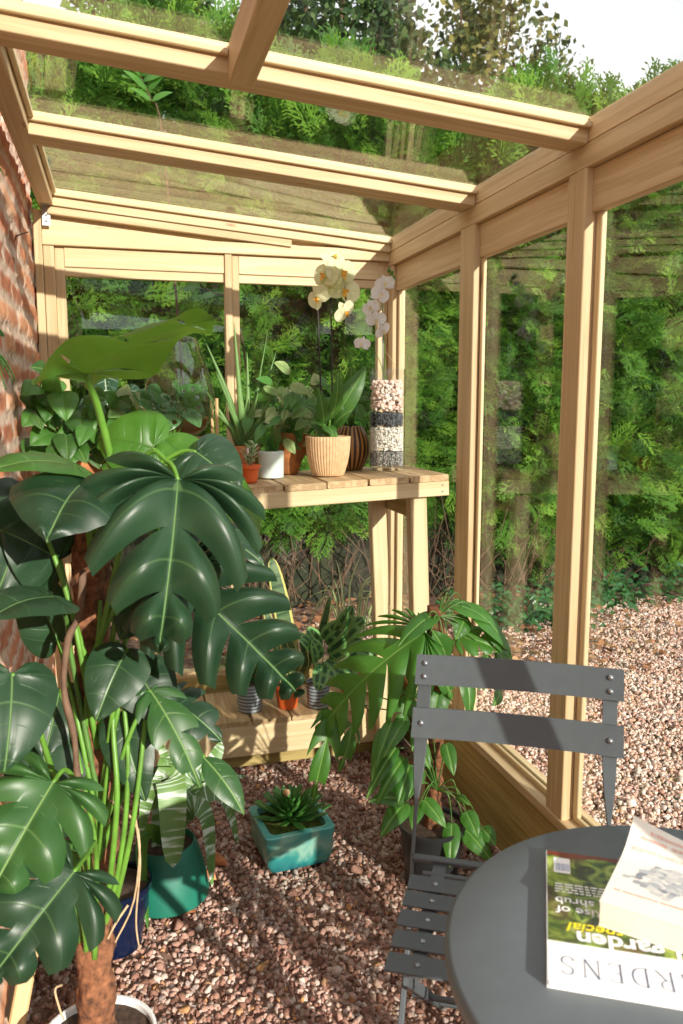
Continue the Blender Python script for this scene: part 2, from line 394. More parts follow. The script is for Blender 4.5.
L_POTHOS = leaf_mat('pothos_leaf', (.045, .15, .022), (.11, .28, .045), (.16, .32, .09), .45, .3, (.25, .5, .06), .0016, .2, .08)
L_DULL = leaf_mat('hanging_leaf', (.035, .10, .02), (.07, .16, .035), (.17, .27, .08), .42, .25, (.25, .42, .05), .002, .2, .06)
L_ALOC = leaf_mat('alocasia_leaf', (.012, .05, .022), (.02, .07, .03), (.62, .75, .55), .4, .12, None, .0022, 1.2, .06)
L_ADAN = leaf_mat('adansonii_leaf', (.045, .14, .045), (.085, .22, .07), (.20, .35, .12), .35, .25, (.25, .5, .08), .0015, .3, .05)
L_VARI = leaf_mat('variegated_leaf', (.14, .30, .06), (.55, .62, .30), (.05, .15, .03), .4, .3, None, .0015, .3, .2)
L_PRAY = leaf_mat('prayer_plant_leaf', (.08, .22, .05), (.14, .32, .08), (.30, .5, .18), .4, .2, None, .0015, .25, .05, stripe=None)
L_ALOE = leaf_mat('aloe_leaf', (.09, .20, .05), (.19, .34, .10), (.1, .1, .1), .45, .08, None, 0)
L_SNAKE = leaf_mat('snake_plant_leaf', (.05, .12, .04), (.20, .30, .13), (.1, .1, .1), .4, .1, None, 0, margin=((.72, .68, .22), .72), stripe=((.03, .08, .03), .5, .6))
L_BROM = leaf_mat('bromeliad_leaf', (.05, .13, .03), (.14, .25, .06), (.1, .1, .1), .5, .12, None, 0, stripe=((.50, .57, .50), .50, .62))
L_SPID = leaf_mat('spider_plant_leaf', (.62, .68, .30), (.74, .78, .42), (.1, .1, .1), .4, .3, None, 0, margin=((.10, .26, .04), .45))
L_GRASS = leaf_mat('grass_leaf', (.04, .15, .025), (.10, .27, .05), (.1, .1, .1), .45, .25, None, 0)
L_ECHE = leaf_mat('succulent_leaf', (.045, .17, .03), (.11, .30, .06), (.1, .1, .1), .4, .06, None, 0)
L_JADE = leaf_mat('pale_succulent_leaf', (.36, .48, .25), (.52, .62, .38), (.1, .1, .1), .45, .1, None, 0)
PETAL_Y = leaf_mat('cream_petal', (.80, .82, .52), (.88, .90, .68), (.7, .8, .4), .5, .35, (.9, .9, .55), .0008, .1, .05)
PETAL_W = leaf_mat('white_petal', (.86, .84, .86), (.9, .89, .9), (.85, .8, .85), .5, .35, (.9, .88, .9), .0008, .05, .05)
LIP_Y = plain('orchid_lip', (.80, .42, .04), .5); LIP_W = plain('orchid_lip_pale', (.82, .72, .45), .5)
#@@PART2
# ------------------------------------------------------------------ setting: ground, wall, frame
XI, XW, YB = 1.06, -.25, 3.14           # inner face of the glazed side, wall side, inner face of the end
def zr(X): return 2.055-.08*(X+.24)     # underside of the roof frame
def one(name, mat, *boxes, parent=None):
    m = MB()
    for b in boxes: m.box(*b)
    return m.build(name, mat, parent)
def slab(name, mat, x0, x1, y0, y1, z0, z1):
    return struct(one(name, mat, (x0, x1, y0, y1, z0, z1)))
m, N, L, out = M_new('earth'); p = N('ShaderNodeBsdfPrincipled', Roughness=.95); tc = N('ShaderNodeTexCoord')
n1 = N('ShaderNodeTexVoronoi', Scale=48.0); L(tc.outputs['Object'], n1.inputs['Vector'])
L(ramp(N, L, n1.outputs['Color'], [(.1, (.10, .055, .038)), (.5, (.22, .125, .09)), (.9, (.32, .22, .17))]), p.inputs['Base Color'])
L(p.outputs[0], out.inputs[0]); EARTH = m
g = MB(); g.box(-8, 12, -9.6, 13, -.25, -.012, .0); gr = struct(g.build('ground', EARTH))
g = MB(); g.box(-.3, 1.07, -.6, 3.2, -.2, 0, .0); struct(g.build('floor', EARTH))

# brick wall, every brick raised from rough mortar
def brick_wall():
    ys = np.arange(-.8, 3.26, .009); zs = np.arange(-.05, 2.95, .009); A, B = np.meshgrid(ys, zs, indexing='ij')
    H = .078; Wd = .235
    wob = np.array([[mnoise.noise(V((a*2.2, b*2.2, 0))) for b in zs[::4]] for a in ys[::4]])
    big = np.repeat(np.repeat(wob, 4, 0), 4, 1)[:len(ys), :len(zs)]
    fine = np.array([[.7*mnoise.noise(V((a*16, b*22, 3)))+.7*mnoise.noise(V((a*42, b*42, 9))) for b in zs] for a in ys])
    zz = B+big*.012; row = np.floor(zz/H); yy = A+(row % 2)*Wd/2+big*.06; col = np.floor(yy/Wd)
    dz = np.minimum(zz/H-row, row+1-zz/H)*H; dy = np.minimum(yy/Wd-col, col+1-yy/Wd)*Wd
    edge = np.minimum(dz, dy)+fine*.011
    mask = np.clip((edge-.011)/.012, 0, 1)
    rnd = (np.sin(row*127.1+col*311.7)*43758.5453) % 1
    X = -.282+mask*(.001+.007*rnd)+fine*.0075+big*.010
    v = np.stack([X, A, B], -1).reshape(-1, 3); n, k = len(ys), len(zs)
    i, j = np.meshgrid(np.arange(n-1), np.arange(k-1), indexing='ij'); a = (i*k+j).ravel()
    f = np.stack([a, a+k, a+k+1, a+1], 1)
    gq = np.stack([rnd, mask, fine*.5+.5], -1).reshape(-1, 3)
    m, N, L, out = M_new('old_brick'); p = N('ShaderNodeBsdfPrincipled', Roughness=.95); p.inputs['Specular IOR Level'].default_value = .15
    s = N('ShaderNodeSeparateXYZ'); L(attr(N).outputs['Vector'], s.inputs[0]); tc = N('ShaderNodeTexCoord')
    nz = N('ShaderNodeTexNoise', Scale=24.0, Detail=6.0); L(tc.outputs['Object'], nz.inputs['Vector'])
    br = ramp(N, L, math_(N, L, 'ADD', math_(N, L, 'MULTIPLY', s.outputs[0], .6), math_(N, L, 'MULTIPLY', nz.outputs[0], .4)), [(.15, (.26, .085, .045)), (.45, (.48, .17, .085)), (.7, (.58, .26, .13)), (.95, (.50, .30, .20))])
    mo = ramp(N, L, nz.outputs[0], [(.35, (.46, .33, .25)), (.65, (.66, .52, .42))])
    c = mixc(N, L, math_(N, L, 'MULTIPLY', s.outputs[1], .92), mo, br); L(c, p.inputs['Base Color'])
    b = N('ShaderNodeBump', Strength=.6, Distance=.006); L(nz.outputs[0], b.inputs['Height']); L(b.outputs[0], p.inputs['Normal']); L(p.outputs[0], out.inputs[0])
    o = mk('wall_left', v.astype(np.float32), f, gq, m); o.data.shade_smooth(); return struct(o)
brick_wall()
slab('wall_outer', plain('brick_core', (.3, .14, .08), .9), -.62, -.33, -.8, 3.26, -.05, 2.95)

trim_n = [0]; win_n = [0]
def trim(mat, *boxes):
    trim_n[0] += 1; return struct(one('trim_%d' % trim_n[0], mat, *boxes))
def trim_beams(mat, *bs):
    trim_n[0] += 1; m = MB()
    for b in bs: m.beam(*b)
    return struct(m.build('trim_%d' % trim_n[0], mat))
def window(glassmat, pane, beads=(), bead_beams=()):
    win_n[0] += 1; o = struct(one('window_%d' % win_n[0], glassmat, pane)); 
    if beads or bead_beams:
        m = MB()
        for b in beads: m.box(*b)
        for b in bead_beams: m.beam(*b)
        m.build('glazing_bead', W_PALE, o)
    return o
JY = [(-.20, -.12), (.50, .585), (1.716, 1.80), (2.325, 2.43)]     # paired studs where two panels meet
# glazed side: kick boards, sill, studs, head
for a, b in ((-.8, 1.16), (1.16, 3.20)):
    trim(W_KICK, (1.072, 1.10, a, b-.002, .005, .145)); trim(W_KICK, (1.070, 1.10, a, b-.002, .147, .266))
trim(W_FRAME, (1.055, 1.150, -.8, YB+.05, .266, .292))
for a, b in JY:
    h = (a+b)/2
    if a > 2.3: trim(W_FRAME, (XI, 1.083, a, b, .2925, 1.899))
    else: trim(W_FRAME, (XI, 1.090, a, h-.0008, .2925, 1.899)); trim(W_FRAME, (XI+.003, 1.090, h+.0008, b, .2925, 1.899))
    trim(W_FRAME, (1.0905, 1.104, a+.002, b-.002, .2925, 1.80))
trim(W_FRAME, (1.062, 1.115, YB-.05, YB+.045, .2925, 1.899))
for a, b in zip([j[1] for j in JY], [j[0] for j in JY[1:]]+[YB-.05]):
    trim(W_FRAME, (1.078, 1.104, a+.001, b-.001, 1.80, 1.899))
    window(GLASS, (1.1045, 1.1085, a+.0005, b-.0005, .2925, 1.815),
           [(1.0905, 1.104, b-.024, b-.0015, .307, 1.7985) if b < 2 else (1.0835, 1.0945, b-.02, b-.0015, .307, 1.7985), (1.090, 1.104, a+.003, a+.012, .307, 1.7985), (1.092, 1.104, a+.003, b-.003, .2925, .3065), (1.109, 1.122, a+.001, b-.001, .2925, .31)])
o = trim(W_FRAME, (XI, 1.112, -.8, YB+.05, 1.90, 1.9535))
# end: studs, head, panes
trim(W_FRAME, (-.243, -.206, YB-.004, YB+.045, .005, 1.919)); trim(W_FRAME, (-.2055, -.172, YB+.010, YB+.04, .2925, 1.919))
trim(W_FRAME, (-.272, -.2445, YB-.01, YB+.05, .005, 2.04))
trim(W_FRAME, (.405, .432, YB-.004, YB+.045, .2925, 1.9195)); trim(W_FRAME, (.4335, .460, YB+.006, YB+.045, .2925, 1.9195))
trim(W_FRAME, (1.02, 1.0605, YB+.008, YB+.045, .2925, 1.919))
trim(W_PALE, (-.243, 1.06, YB-.012, YB+.045, 1.92, 1.962))
trim(W_PALE, (-.1715, .404, YB+.006, YB+.03, 1.8485, 1.919)); trim(W_PALE, (.461, 1.0195, YB+.006, YB+.03, 1.8485, 1.919))
trim(W_PALE, (-.1715, .404, YB+.012, YB+.036, 1.816, 1.8475)); trim(W_PALE, (.461, 1.0195, YB+.012, YB+.036, 1.816, 1.8475))
trim(W_KICK, (-.2055, 1.06, YB+.002, YB+.03, .005, .15)); trim(W_KICK, (-.2055, 1.06, YB+.002, YB+.03, .151, .266))
trim(W_FRAME, (-.2055, 1.053, YB-.01, YB+.05, .267, .2915))
window(GLASS, (-.18, .4045, YB+.037, YB+.041, .2925, 1.8155)); window(GLASS, (.4605, 1.019, YB+.046, YB+.050, .2925, 1.8155))
# gable wedge over the head
def wedge(x0, x1, y0, y1, z0, mat, dz=0):
    trim_n[0] += 1; m = MB(); vs = []
    for y in (y0, y1):
        vs += [(x0, y, z0), (x1, y, z0), (x1, y, max(z0+.001, zr(x1)-dz)), (x0, y, zr(x0)-dz)]
    m.add(vs, [(0, 1, 2, 3), (7, 6, 5, 4), (0, 4, 5, 1), (1, 5, 6, 2), (2, 6, 7, 3), (3, 7, 4, 0)])
    struct(m.build('trim_%d' % trim_n[0], mat, None, 0))
wedge(-.243, .93, YB+.010, YB+.035, 1.9625, W_PALE, .002)
trim_beams(W_FRAME, ((-.22, YB-.012, zr(-.22)-.016), (.66, YB-.012, zr(.66)-.016), .022, .026))
# roof: rails along the wall and eave, paired rafters, panes
def raf(y, w, dx0=-.2, dx1=1.06, h=.060, dz=0, mat=W_FRAME):
    c = h/2+dz; return trim_beams(mat, ((dx0, y, zr(dx0)+c), (dx1, y, zr(dx1)+c), w, h))
Y0R = -.8
trim_beams(W_FRAME, ((-.226, Y0R, zr(-.226)+.028), (-.226, YB+.05, zr(-.226)+.028), .050, .056))       # wall rail
trim_beams(W_PALE, ((-.193, Y0R, zr(-.193)+.046), (-.193, YB-.06, zr(-.193)+.046), .013, .018))
trim_beams(W_FRAME, ((1.087, Y0R, 1.982), (1.087, YB+.05, 1.982), .052, .054))                           # eave rail
for a, b in JY:
    h = (a+b)/2; raf((a+h)/2-.0006, h-a-.0012); raf((b+h)/2+.0006, b-h-.0012, dz=.003)
raf(YB-.008, .042, mat=W_PALE); raf(YB+.036, .028, mat=W_FRAME, h=.05)
XM = .262
trim_beams(W_FRAME, ((XM, .587, zr(XM)+.020), (XM, 1.7145, zr(XM)+.020), .052, .075))
for k, (a, b) in enumerate(zip([j[1] for j in JY], [j[0] for j in JY[1:]]+[YB-.03])):
    xs = [(-.2, 1.06)] if k != 1 else [(-.2, XM-.027), (XM+.027, 1.06)]
    for x0, x1 in xs:
        win_n[0] += 1; m = MB(); ym = (a+b)/2
        m.beam((x0, ym, zr(x0)+.048), (x1, ym, zr(x1)+.048), b-a-.002, .004, ch=.0)
        w = struct(m.build('window_%d' % win_n[0], GLASS_ROOF))
        m = MB()
        for y in (a+.007, b-.007): m.beam((x0, y, zr(x0)+.0385), (x1, y, zr(x1)+.0385), .012, .013)
        m.build('glazing_bead', W_PALE, w)
# zinc bracket at the wall corner
t = thing('angle_bracket', 'small grey metal bracket holding the roof rail at the brick corner', 'bracket', (-.226, YB-.02, 1.99))
one('plate', ZINC, (-.240, -.212, YB-.0145, YB-.0125, 1.985, 2.05, .0), parent=t)
one('flange', ZINC, (-.240, -.212, YB-.045, YB-.0145, 2.052, 2.0545, .0), parent=t)
for z in (2.0, 2.02):
    s = MB(); s.lathe([(0, .0), (.004, .0), (.003, .003), (0, .003)], (-.226, YB-.0145, z), 8, tilt=Matrix.Rotation(R(90), 4, 'X').to_euler()); s.build('screw', RIVET, t)

# gravel, inside and out
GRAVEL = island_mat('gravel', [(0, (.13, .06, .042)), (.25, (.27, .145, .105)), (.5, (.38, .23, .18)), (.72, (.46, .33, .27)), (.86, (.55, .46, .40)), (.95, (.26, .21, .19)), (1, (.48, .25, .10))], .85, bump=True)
GRAVEL_OUT = island_mat('sunlit_gravel', [(0, (.34, .18, .13)), (.25, (.50, .31, .24)), (.5, (.62, .43, .35)), (.72, (.70, .55, .47)), (.86, (.76, .68, .62)), (.95, (.46, .40, .36)), (1, (.62, .34, .16))], .85, bump=True)  # paler copy of the gravel, outdoor sunlight put into its colours
def gravel(name, n, xf, y0, y1, size, label, mat=None):
    y = rng.uniform(y0, y1, n) if not callable(y0) else y0(n); lo, hi = xf(y); x = rng.uniform(lo, hi)
    sz = size*np.exp(rng.normal(0, .28, n)); z = rng.uniform(-.2, .45, n)*sz
    o = scatter(name, STONES, np.stack([x, y, z], 1).astype(np.float32), sz.astype(np.float32), rotmats(n, rng), mat or GRAVEL)
    return tag(o, label, 'gravel', None, 'stuff')
slab('rear_light_screen', plain('light_screen_green', (.05, .075, .03), .95, 0, .6, 3), -8, 12, -9.5, -9.2, -.1, 2.7)  # unseen screen behind the camera, added to darken pane reflections and low sky
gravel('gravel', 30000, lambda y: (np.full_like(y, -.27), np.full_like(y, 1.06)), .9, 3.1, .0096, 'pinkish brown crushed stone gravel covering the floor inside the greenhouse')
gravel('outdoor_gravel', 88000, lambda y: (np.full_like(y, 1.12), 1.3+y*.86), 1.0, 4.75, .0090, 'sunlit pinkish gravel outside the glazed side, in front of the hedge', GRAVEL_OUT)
# ------------------------------------------------------------------ outdoors
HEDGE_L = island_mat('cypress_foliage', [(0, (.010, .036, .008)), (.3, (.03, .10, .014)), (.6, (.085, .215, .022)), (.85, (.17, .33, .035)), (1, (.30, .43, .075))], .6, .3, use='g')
TWIG = plain('twig_brown', (.10, .058, .034), .9, 0, .4, 20)
def spray(seed, sub=4, n=11):
    r = random.Random(seed); vs = []; fs = []; tip = []
    def blade(p, d, ln, w, nrm, t0, t1):
        a = d.cross(nrm).normalized()*w; o = len(vs); q = p+d*ln
        vs.extend([p, p+d*ln*.45+a, q, p+d*ln*.45-a]); fs.append((o, o+1, o+2, o+3)); tip.extend([t0, (t0+t1)/2, t1, (t0+t1)/2])
    nrm = V((0, 0, 1)); sag = r.uniform(.1, .3)
    ax = lambda t: V((t, .05*math.sin(t*4+seed), -sag*t*t))
    blade(ax(0), (ax(1)-ax(0)).normalized(), 1.0, .018, nrm, .1, .9)
    for i in range(n):
        t = (i+.5)/n
        for sd in (1, -1):
            an = R(r.uniform(32, 52))*sd; d = V((math.cos(an), math.sin(an), r.uniform(-.3, .15))).normalized()
            ln = (.12+.38*math.sin(math.pi*min(1, (t*.85+.12))))*r.uniform(.7, 1.15); p = ax(t); blade(p, d, ln, .022, nrm, .2, 1)
            for j in range(sub):
                s = (j+.6)/sub; sa = R(38)*(1 if (j % 2) else -1); c, sn = math.cos(sa), math.sin(sa)
                d2 = V((d.x*c-d.y*sn, d.x*sn+d.y*c, d.z+r.uniform(-.2, .2))).normalized()
                blade(p+d*ln*s, d2, ln*.42*(1.1-s*.6), .02, nrm, .3, 1)
    return np.array([p[:] for p in vs], dtype=np.float32), np.array(fs, dtype=np.int32), np.array(tip, dtype=np.float32)
SPRAYS = [spray(i) for i in range(7)]
def frames(d, nh):
    """rotation matrices whose x runs along d and z near nh"""
    d = d/np.linalg.norm(d, axis=1)[:, None]; n = nh-(nh*d).sum(1)[:, None]*d; n /= np.linalg.norm(n, axis=1)[:, None]+1e-9
    return np.stack([d, np.cross(n, d), n], 2).astype(np.float32)
def lump(x, z): return np.array([mnoise.noise(V((a*1.6, b*1.6, 5)))*.9+mnoise.noise(V((a*4, b*4, 1)))*.5 for a, b in zip(x, z)])
YH = 4.75
def hedge():
    t = thing('hedge', 'tall clipped green conifer hedge closing the garden beyond the greenhouse', 'hedge', (1.5, YH+.4, 0))
    def top(x): return 3.1+.14*np.sin(x*2.1+.6)+.1*np.sin(x*5.3)
    n = 11000; x = rng.uniform(-1.7, 6.6, n); zt = top(x); z0 = .10+.36*np.clip((2.9-x)/.8, 0, 1); z = z0+(zt-z0)*rng.random(n)
    lz = .18*(rng.random(n))*(z < .75); z += lz
    lp = lump(x, z); y = YH+.14-lp*.34+np.maximum(0, .8-z)*.18+rng.uniform(0, .28, n)
    d = np.stack([rng.normal(0, .75, n), -np.abs(rng.normal(.75, .3, n)), rng.normal(.10, .6, n)], 1)
    nh = np.stack([rng.normal(0, .45, n), rng.normal(-.7, .3, n), np.abs(rng.normal(.7, .35, n))], 1)
    sz = rng.uniform(.11, .23, n)
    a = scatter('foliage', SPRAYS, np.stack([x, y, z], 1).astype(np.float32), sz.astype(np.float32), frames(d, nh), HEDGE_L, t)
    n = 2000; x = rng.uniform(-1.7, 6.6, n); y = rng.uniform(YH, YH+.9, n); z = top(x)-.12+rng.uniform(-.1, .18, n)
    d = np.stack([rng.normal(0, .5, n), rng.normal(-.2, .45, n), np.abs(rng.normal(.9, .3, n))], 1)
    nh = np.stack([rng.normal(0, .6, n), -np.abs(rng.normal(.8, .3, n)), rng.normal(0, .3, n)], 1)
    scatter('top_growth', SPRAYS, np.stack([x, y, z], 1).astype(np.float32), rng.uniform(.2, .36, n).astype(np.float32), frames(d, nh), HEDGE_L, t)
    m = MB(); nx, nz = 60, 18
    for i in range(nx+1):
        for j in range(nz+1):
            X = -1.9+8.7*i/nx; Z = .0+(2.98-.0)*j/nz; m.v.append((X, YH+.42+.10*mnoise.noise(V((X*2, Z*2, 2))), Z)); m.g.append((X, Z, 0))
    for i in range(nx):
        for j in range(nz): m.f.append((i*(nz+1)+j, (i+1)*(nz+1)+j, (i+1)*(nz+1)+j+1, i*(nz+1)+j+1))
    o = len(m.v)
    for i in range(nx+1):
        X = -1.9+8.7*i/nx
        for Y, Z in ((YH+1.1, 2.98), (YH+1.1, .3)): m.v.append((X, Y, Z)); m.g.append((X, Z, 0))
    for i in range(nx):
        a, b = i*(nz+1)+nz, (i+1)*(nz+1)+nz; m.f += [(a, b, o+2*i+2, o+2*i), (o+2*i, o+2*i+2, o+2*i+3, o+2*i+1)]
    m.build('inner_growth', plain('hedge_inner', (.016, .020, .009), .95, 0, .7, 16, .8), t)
    b = MB(); r = random.Random(5)
    for k in range(330):
        X = r.uniform(-1.4, 3.6); Y = YH+r.uniform(.10, .6); p = V((X, Y, r.uniform(0, .12))); q = p+V((r.gauss(0, .25), r.gauss(-.08, .12), r.uniform(.25, .8)))
        b.tube([p, (p+q)/2+V((r.gauss(0, .07), r.gauss(0, .07), 0)), q], [.006, .004, .002], 4, False)
    b.build('bare_twigs', TWIG, t, 180)['kind'] = 'stuff'
    tr = 0
    for X in (-.9, .2, 1.25, 2.3, 3.3, 4.4, 5.5):
        b = MB(); b.tube([(X, YH+.62, -.05), (X+.03, YH+.6, .8), (X, YH+.62, 2.4)], [.055, .045, .03], 10); b.build('trunk', TWIG, t, 180)
hedge()
# fallen litter and soil strip under the hedge
LITTER = island_mat('leaf_litter', [(0, (.10, .045, .022)), (.4, (.24, .10, .045)), (.7, (.36, .16, .075)), (1, (.42, .27, .14))], .8)
def chips(n, xs, ys, size, name, label):
    P = [(np.array([[-1, -.5, 0], [.1, -.62, .12], [1, 0, .25], [.1, .6, .1], [-.8, .4, -.05]], dtype=np.float32)*k, np.array([[0, 1, 2], [0, 2, 3], [0, 3, 4]], dtype=np.int32)) for k in (1, .8)]
    pts = np.stack([rng.uniform(*xs, n), rng.uniform(*ys, n), rng.uniform(.012, .03, n)], 1).astype(np.float32)
    d = np.stack([rng.normal(0, 1, n), rng.normal(0, 1, n), rng.normal(0, .12, n)], 1); nh = np.stack([rng.normal(0, .3, n), rng.normal(0, .3, n), np.ones(n)], 1)
    return tag(scatter(name, P, pts, (size*np.exp(rng.normal(0, .3, n))).astype(np.float32), frames(d, nh), LITTER), label, 'leaf litter', None, 'stuff')
chips(800, (1.15, 4.4), (3.3, 5.0), .022, 'leaf_litter', 'rusty brown fallen leaves strewn on the outdoor gravel along the hedge foot')
chips(2600, (-1.4, 2.6), (3.4, 5.3), .024, 'hedge_litter', 'brown dead leaves on bare soil under the hedge behind the bench')
IVY = leaf_mat('ivy_leaf', (.012, .05, .016), (.03, .11, .03), (.1, .2, .08), .3, .15, None, .002, .3, .06)
def ivy(cx, cy, rx, ry, n, label):
    m = MB(); r = random.Random(int(cx*100))
    for k in range(n):
        x = cx+r.gauss(0, rx*.5); y = cy+r.gauss(0, ry*.5); z = .02+abs(r.gauss(.08, .06)); a = r.uniform(0, 6.28); s = r.uniform(.03, .055)
        leaf(m, (x, y, z), (x+math.cos(a)*s, y+math.sin(a)*s-.01, z-r.uniform(0, .03)), s*.95, (r.gauss(0, .4), -.7, 1), 'arrow', 3, cols=2, rows=1, bend=.05, seed=k)
    return tag(m.build('ivy_clump', IVY, None, 180), label, 'ivy', 'ground ivy at the hedge foot')
ivy(2.35, 4.35, .55, .3, 420, 'low dark ivy patch seen between the two glazing posts on the right')
ivy(3.15, 4.62, .5, .2, 330, 'dark ivy strip at the hedge foot right of the nearest glazing post')
ivy(3.95, 4.66, .5, .2, 260, 'dark ivy strip at the hedge foot nearest the right edge of the picture')
# trees beyond the hedge
CROWN = [island_mat('crown_dark', [(0, (.012, .035, .012)), (.5, (.03, .075, .02)), (1, (.08, .13, .03))], .6, .25),
         island_mat('crown_autumn', [(0, (.03, .055, .015)), (.5, (.09, .115, .025)), (1, (.22, .19, .05))], .6, .25),
         island_mat('crown_mid', [(0, (.02, .05, .012)), (.5, (.05, .11, .02)), (1, (.13, .19, .04))], .6, .25)]
QUAD = [(np.array([[-.5, 0, 0], [0, -.34, .05], [.55, 0, -.08], [0, .34, .05]], dtype=np.float32), np.array([[0, 1, 2, 3]], dtype=np.int32))]
def tree(x, y, h, rad, cm, label, n=5200, dens=26):
    t = thing('broadleaf_tree', label, 'tree', (x, y, 0), 'trees beyond the hedge'); r = random.Random(int(x*10)); b = MB()
    b.tube([(x, y, -.1), (x+.1, y, h*.4), (x, y+.1, h*.85)], [.16, .12, .04], 8); b.build('trunk', TWIG, t, 180)
    b = MB(); cs = []
    for k in range(dens):
        a = r.uniform(0, 6.28); e = r.uniform(-.4, 1); q = V((x+math.cos(a)*rad*math.sqrt(max(0, 1-e*e))*r.uniform(.5, 1), y+math.sin(a)*rad*math.sqrt(max(0, 1-e*e))*r.uniform(.5, 1), h-rad*1.1+e*rad*1.1))
        cs.append(q); b.tube([(x+.05, y, h*.4), (V((x, y, h*.55))+q)/2, q], [.05, .03, .01], 5, False)
    b.build('branches', TWIG, t, 180)
    c = np.array([q[:] for q in cs])[rng.integers(0, dens, n)]; dv = rng.normal(size=(n, 3)); pts = c+dv/np.linalg.norm(dv, axis=1)[:, None]*(rng.random(n)**.5)[:, None]*rad*.34
    scatter('crown', QUAD, pts.astype(np.float32), rng.uniform(.07, .14, n).astype(np.float32), rotmats(n, rng), CROWN[cm], t)
tree(.15, 8.6, 5.6, 1.2, 2, 'green tree above the hedge at the top left, behind the first roof bay')
tree(2.75, 10.0, 6.9, 1.4, 0, 'dark green tree above the hedge at the top centre of the roof glass', 7500, 34)
tree(5.3, 11.8, 7.3, 1.5, 1, 'tall yellowing tree above the hedge, left of the open sky')
tree(5.75, 8.4, 4.75, .95, 2, 'rounded green tree at the top right corner beside the open sky', 3800)
tree(-3.3, 8.6, 5.4, 1.3, 0, 'dark tree above the brick wall corner at the far left')
def sapling(pts, leaves, label):
    t = thing('sapling', label, 'sapling', V(pts[0])); b = MB(); P = [interp(pts, i/16) for i in range(17)]; b.tube(P, [.007-.005*i/16 for i in range(17)], 6); b.build('stem', TWIG, t, 180)
    for k, (f, a, ln) in enumerate(leaves):
        p = interp(pts, f); d = V((math.cos(R(a)), -.35, math.sin(R(a)))).normalized()
        leaf_obj(t, 'leaf', L_POTHOS, p, p+d*ln, ln*.42, normal=(.1, -.8, .6), kind='lance', lobes=5, cols=3, rows=2, seed=k)
sapling([(.36, 3.62, 0), (.30, 3.66, 1.0), U(164, 150, Y=3.7), U(150, 98, Y=3.72), U(138, 72, Y=3.72)], [(.72, 160, .1), (.72, 20, .1), (.8, 150, .12), (.8, 40, .11), (.86, 175, .1), (.88, 15, .13), (.93, 130, .12), (.93, 50, .12), (1, 150, .1), (1, 95, .13), (1, 45, .11)], 'slender sapling with oval leaves rising behind the end wall, seen through roof glass')
sapling([(.62, 3.7, 0), (.60, 3.66, 1.0), U(238, 318, Y=3.55), U(210, 292, Y=3.55), U(194, 278, Y=3.55)], [(.7, 200, .08), (.8, 120, .07), (.88, 210, .09), (.94, 60, .07), (1, 150, .09)], 'thin leaning twig with few leaves just outside the left end pane')
# ------------------------------------------------------------------ staging
TILT = .040
def zs(x): return 1.134-TILT*(1.0-x)        # top of the high bench, which leans a little to the left
SF, SB, SL, SRX = 2.385, 2.80, -.20, 1.012
t = thing('plant_bench', 'tall slatted pine bench against the end wall carrying the shelf plants', 'bench', (.4, 2.6, 0))
n = 9; wd = (SRX-SL)/n
for k in range(n):
    x0 = SL+k*wd; xc = x0+wd/2; m = MB(); j = random.uniform(-.006, .006)
    m.beam((xc, SF-.012+j, zs(xc)-.010), (xc, SB+j, zs(xc)-.010), wd-.006, .020, (-TILT, 0, 1), .003); m.build('slat', W_SLAT, t)
m = MB(); m.beam((SL, SF, zs(SL)-.045), (SRX, SF, zs(SRX)-.045), .022, .048); m.build('front_rail', W_PALE, t)
m = MB(); m.beam((SL, SB-.02, zs(SL)-.045), (SRX, SB-.02, zs(SRX)-.045), .022, .048); m.build('back_rail', W_FRAME, t)
m = MB(); m.beam((.925, SF+.012, zs(.925)-.085), (.925, SB-.032, zs(.925)-.085), .022, .125); m.build('end_rail', W_KICK, t)
m = MB(); m.beam((-.10, SF+.012, zs(-.1)-.085), (-.10, SB-.032, zs(-.1)-.085), .022, .125); m.build('end_rail', W_KICK, t)
for (x, y) in ((.935, SF+.034), (.905, SB-.06), (-.14, SF+.034), (-.145, SB-.06)):
    m = MB(); x1 = x-.09 if x > 0 else x-.05
    zt = zs(x)-.071 if y > 2.6 else zs(x)-.0205
    x = x-.042 if x > 0 else x
    m.beam((x+.068, y, .006), (x+.022, y, zt), .056, .046, (0, 1, 0), .003); m.build('leg', W_PALE, t)
for dz in (-.035, -.055):
    s = MB(); s.lathe([(0, 0), (.0035, 0), (.003, .0015), (0, .0015)], (SRX-.022, SF-.0112, zs(SRX)+dz), 8, tilt=Matrix.Rotation(R(90), 4, 'X').to_euler()); s.build('screw', RIVET, t)
BZ = .204
t = thing('low_bench', 'low pine staging on the gravel along the end wall under the tall bench', 'bench', (.4, 2.95, 0))
n = 8; wd = 1.18/n
for k in range(n):
    x0 = -.16+k*wd; m = MB(); m.box(x0+.003, x0+wd-.003, 2.795+random.uniform(-.004, .004), 3.118, BZ-.018, BZ, .003); m.build('slat', W_SLAT, t)
one('front_board', W_PALE, (-.16, 1.02, 2.800, 2.824, .066, BZ-.0185), parent=t)
one('plinth', W_KICK, (-.14, 1.0, 2.845, 2.87, .006, .12), parent=t)
for x in (-.13, .43, .99): one('bearer', W_KICK, (x-.02, x+.02, 2.8705, 3.10, .008, BZ-.019), parent=t)
# two stakes leaning at the wall, bottom left
t = thing('wooden_stake', 'rough split wooden stake leaning beside the monstera pot, lower left corner', 'stake', U(24, 1020, Y=1.62))
m = MB(); m.beam(U(16, 1030, Y=1.60), U(44, 880, Y=1.75), .034, .02, (0, -1, .2), .004); m.build('stake', W_STICK, t)
t = thing('log', 'grey weathered log end standing left of the wooden stake', 'log', U(5, 1022, Y=1.72))
m = MB(); m.tube([U(-8, 1035, Y=1.70), U(3, 985, Y=1.74), U(10, 940, Y=1.80)], [.05, .048, .046], 12); m.build('log', W_OLD, t)

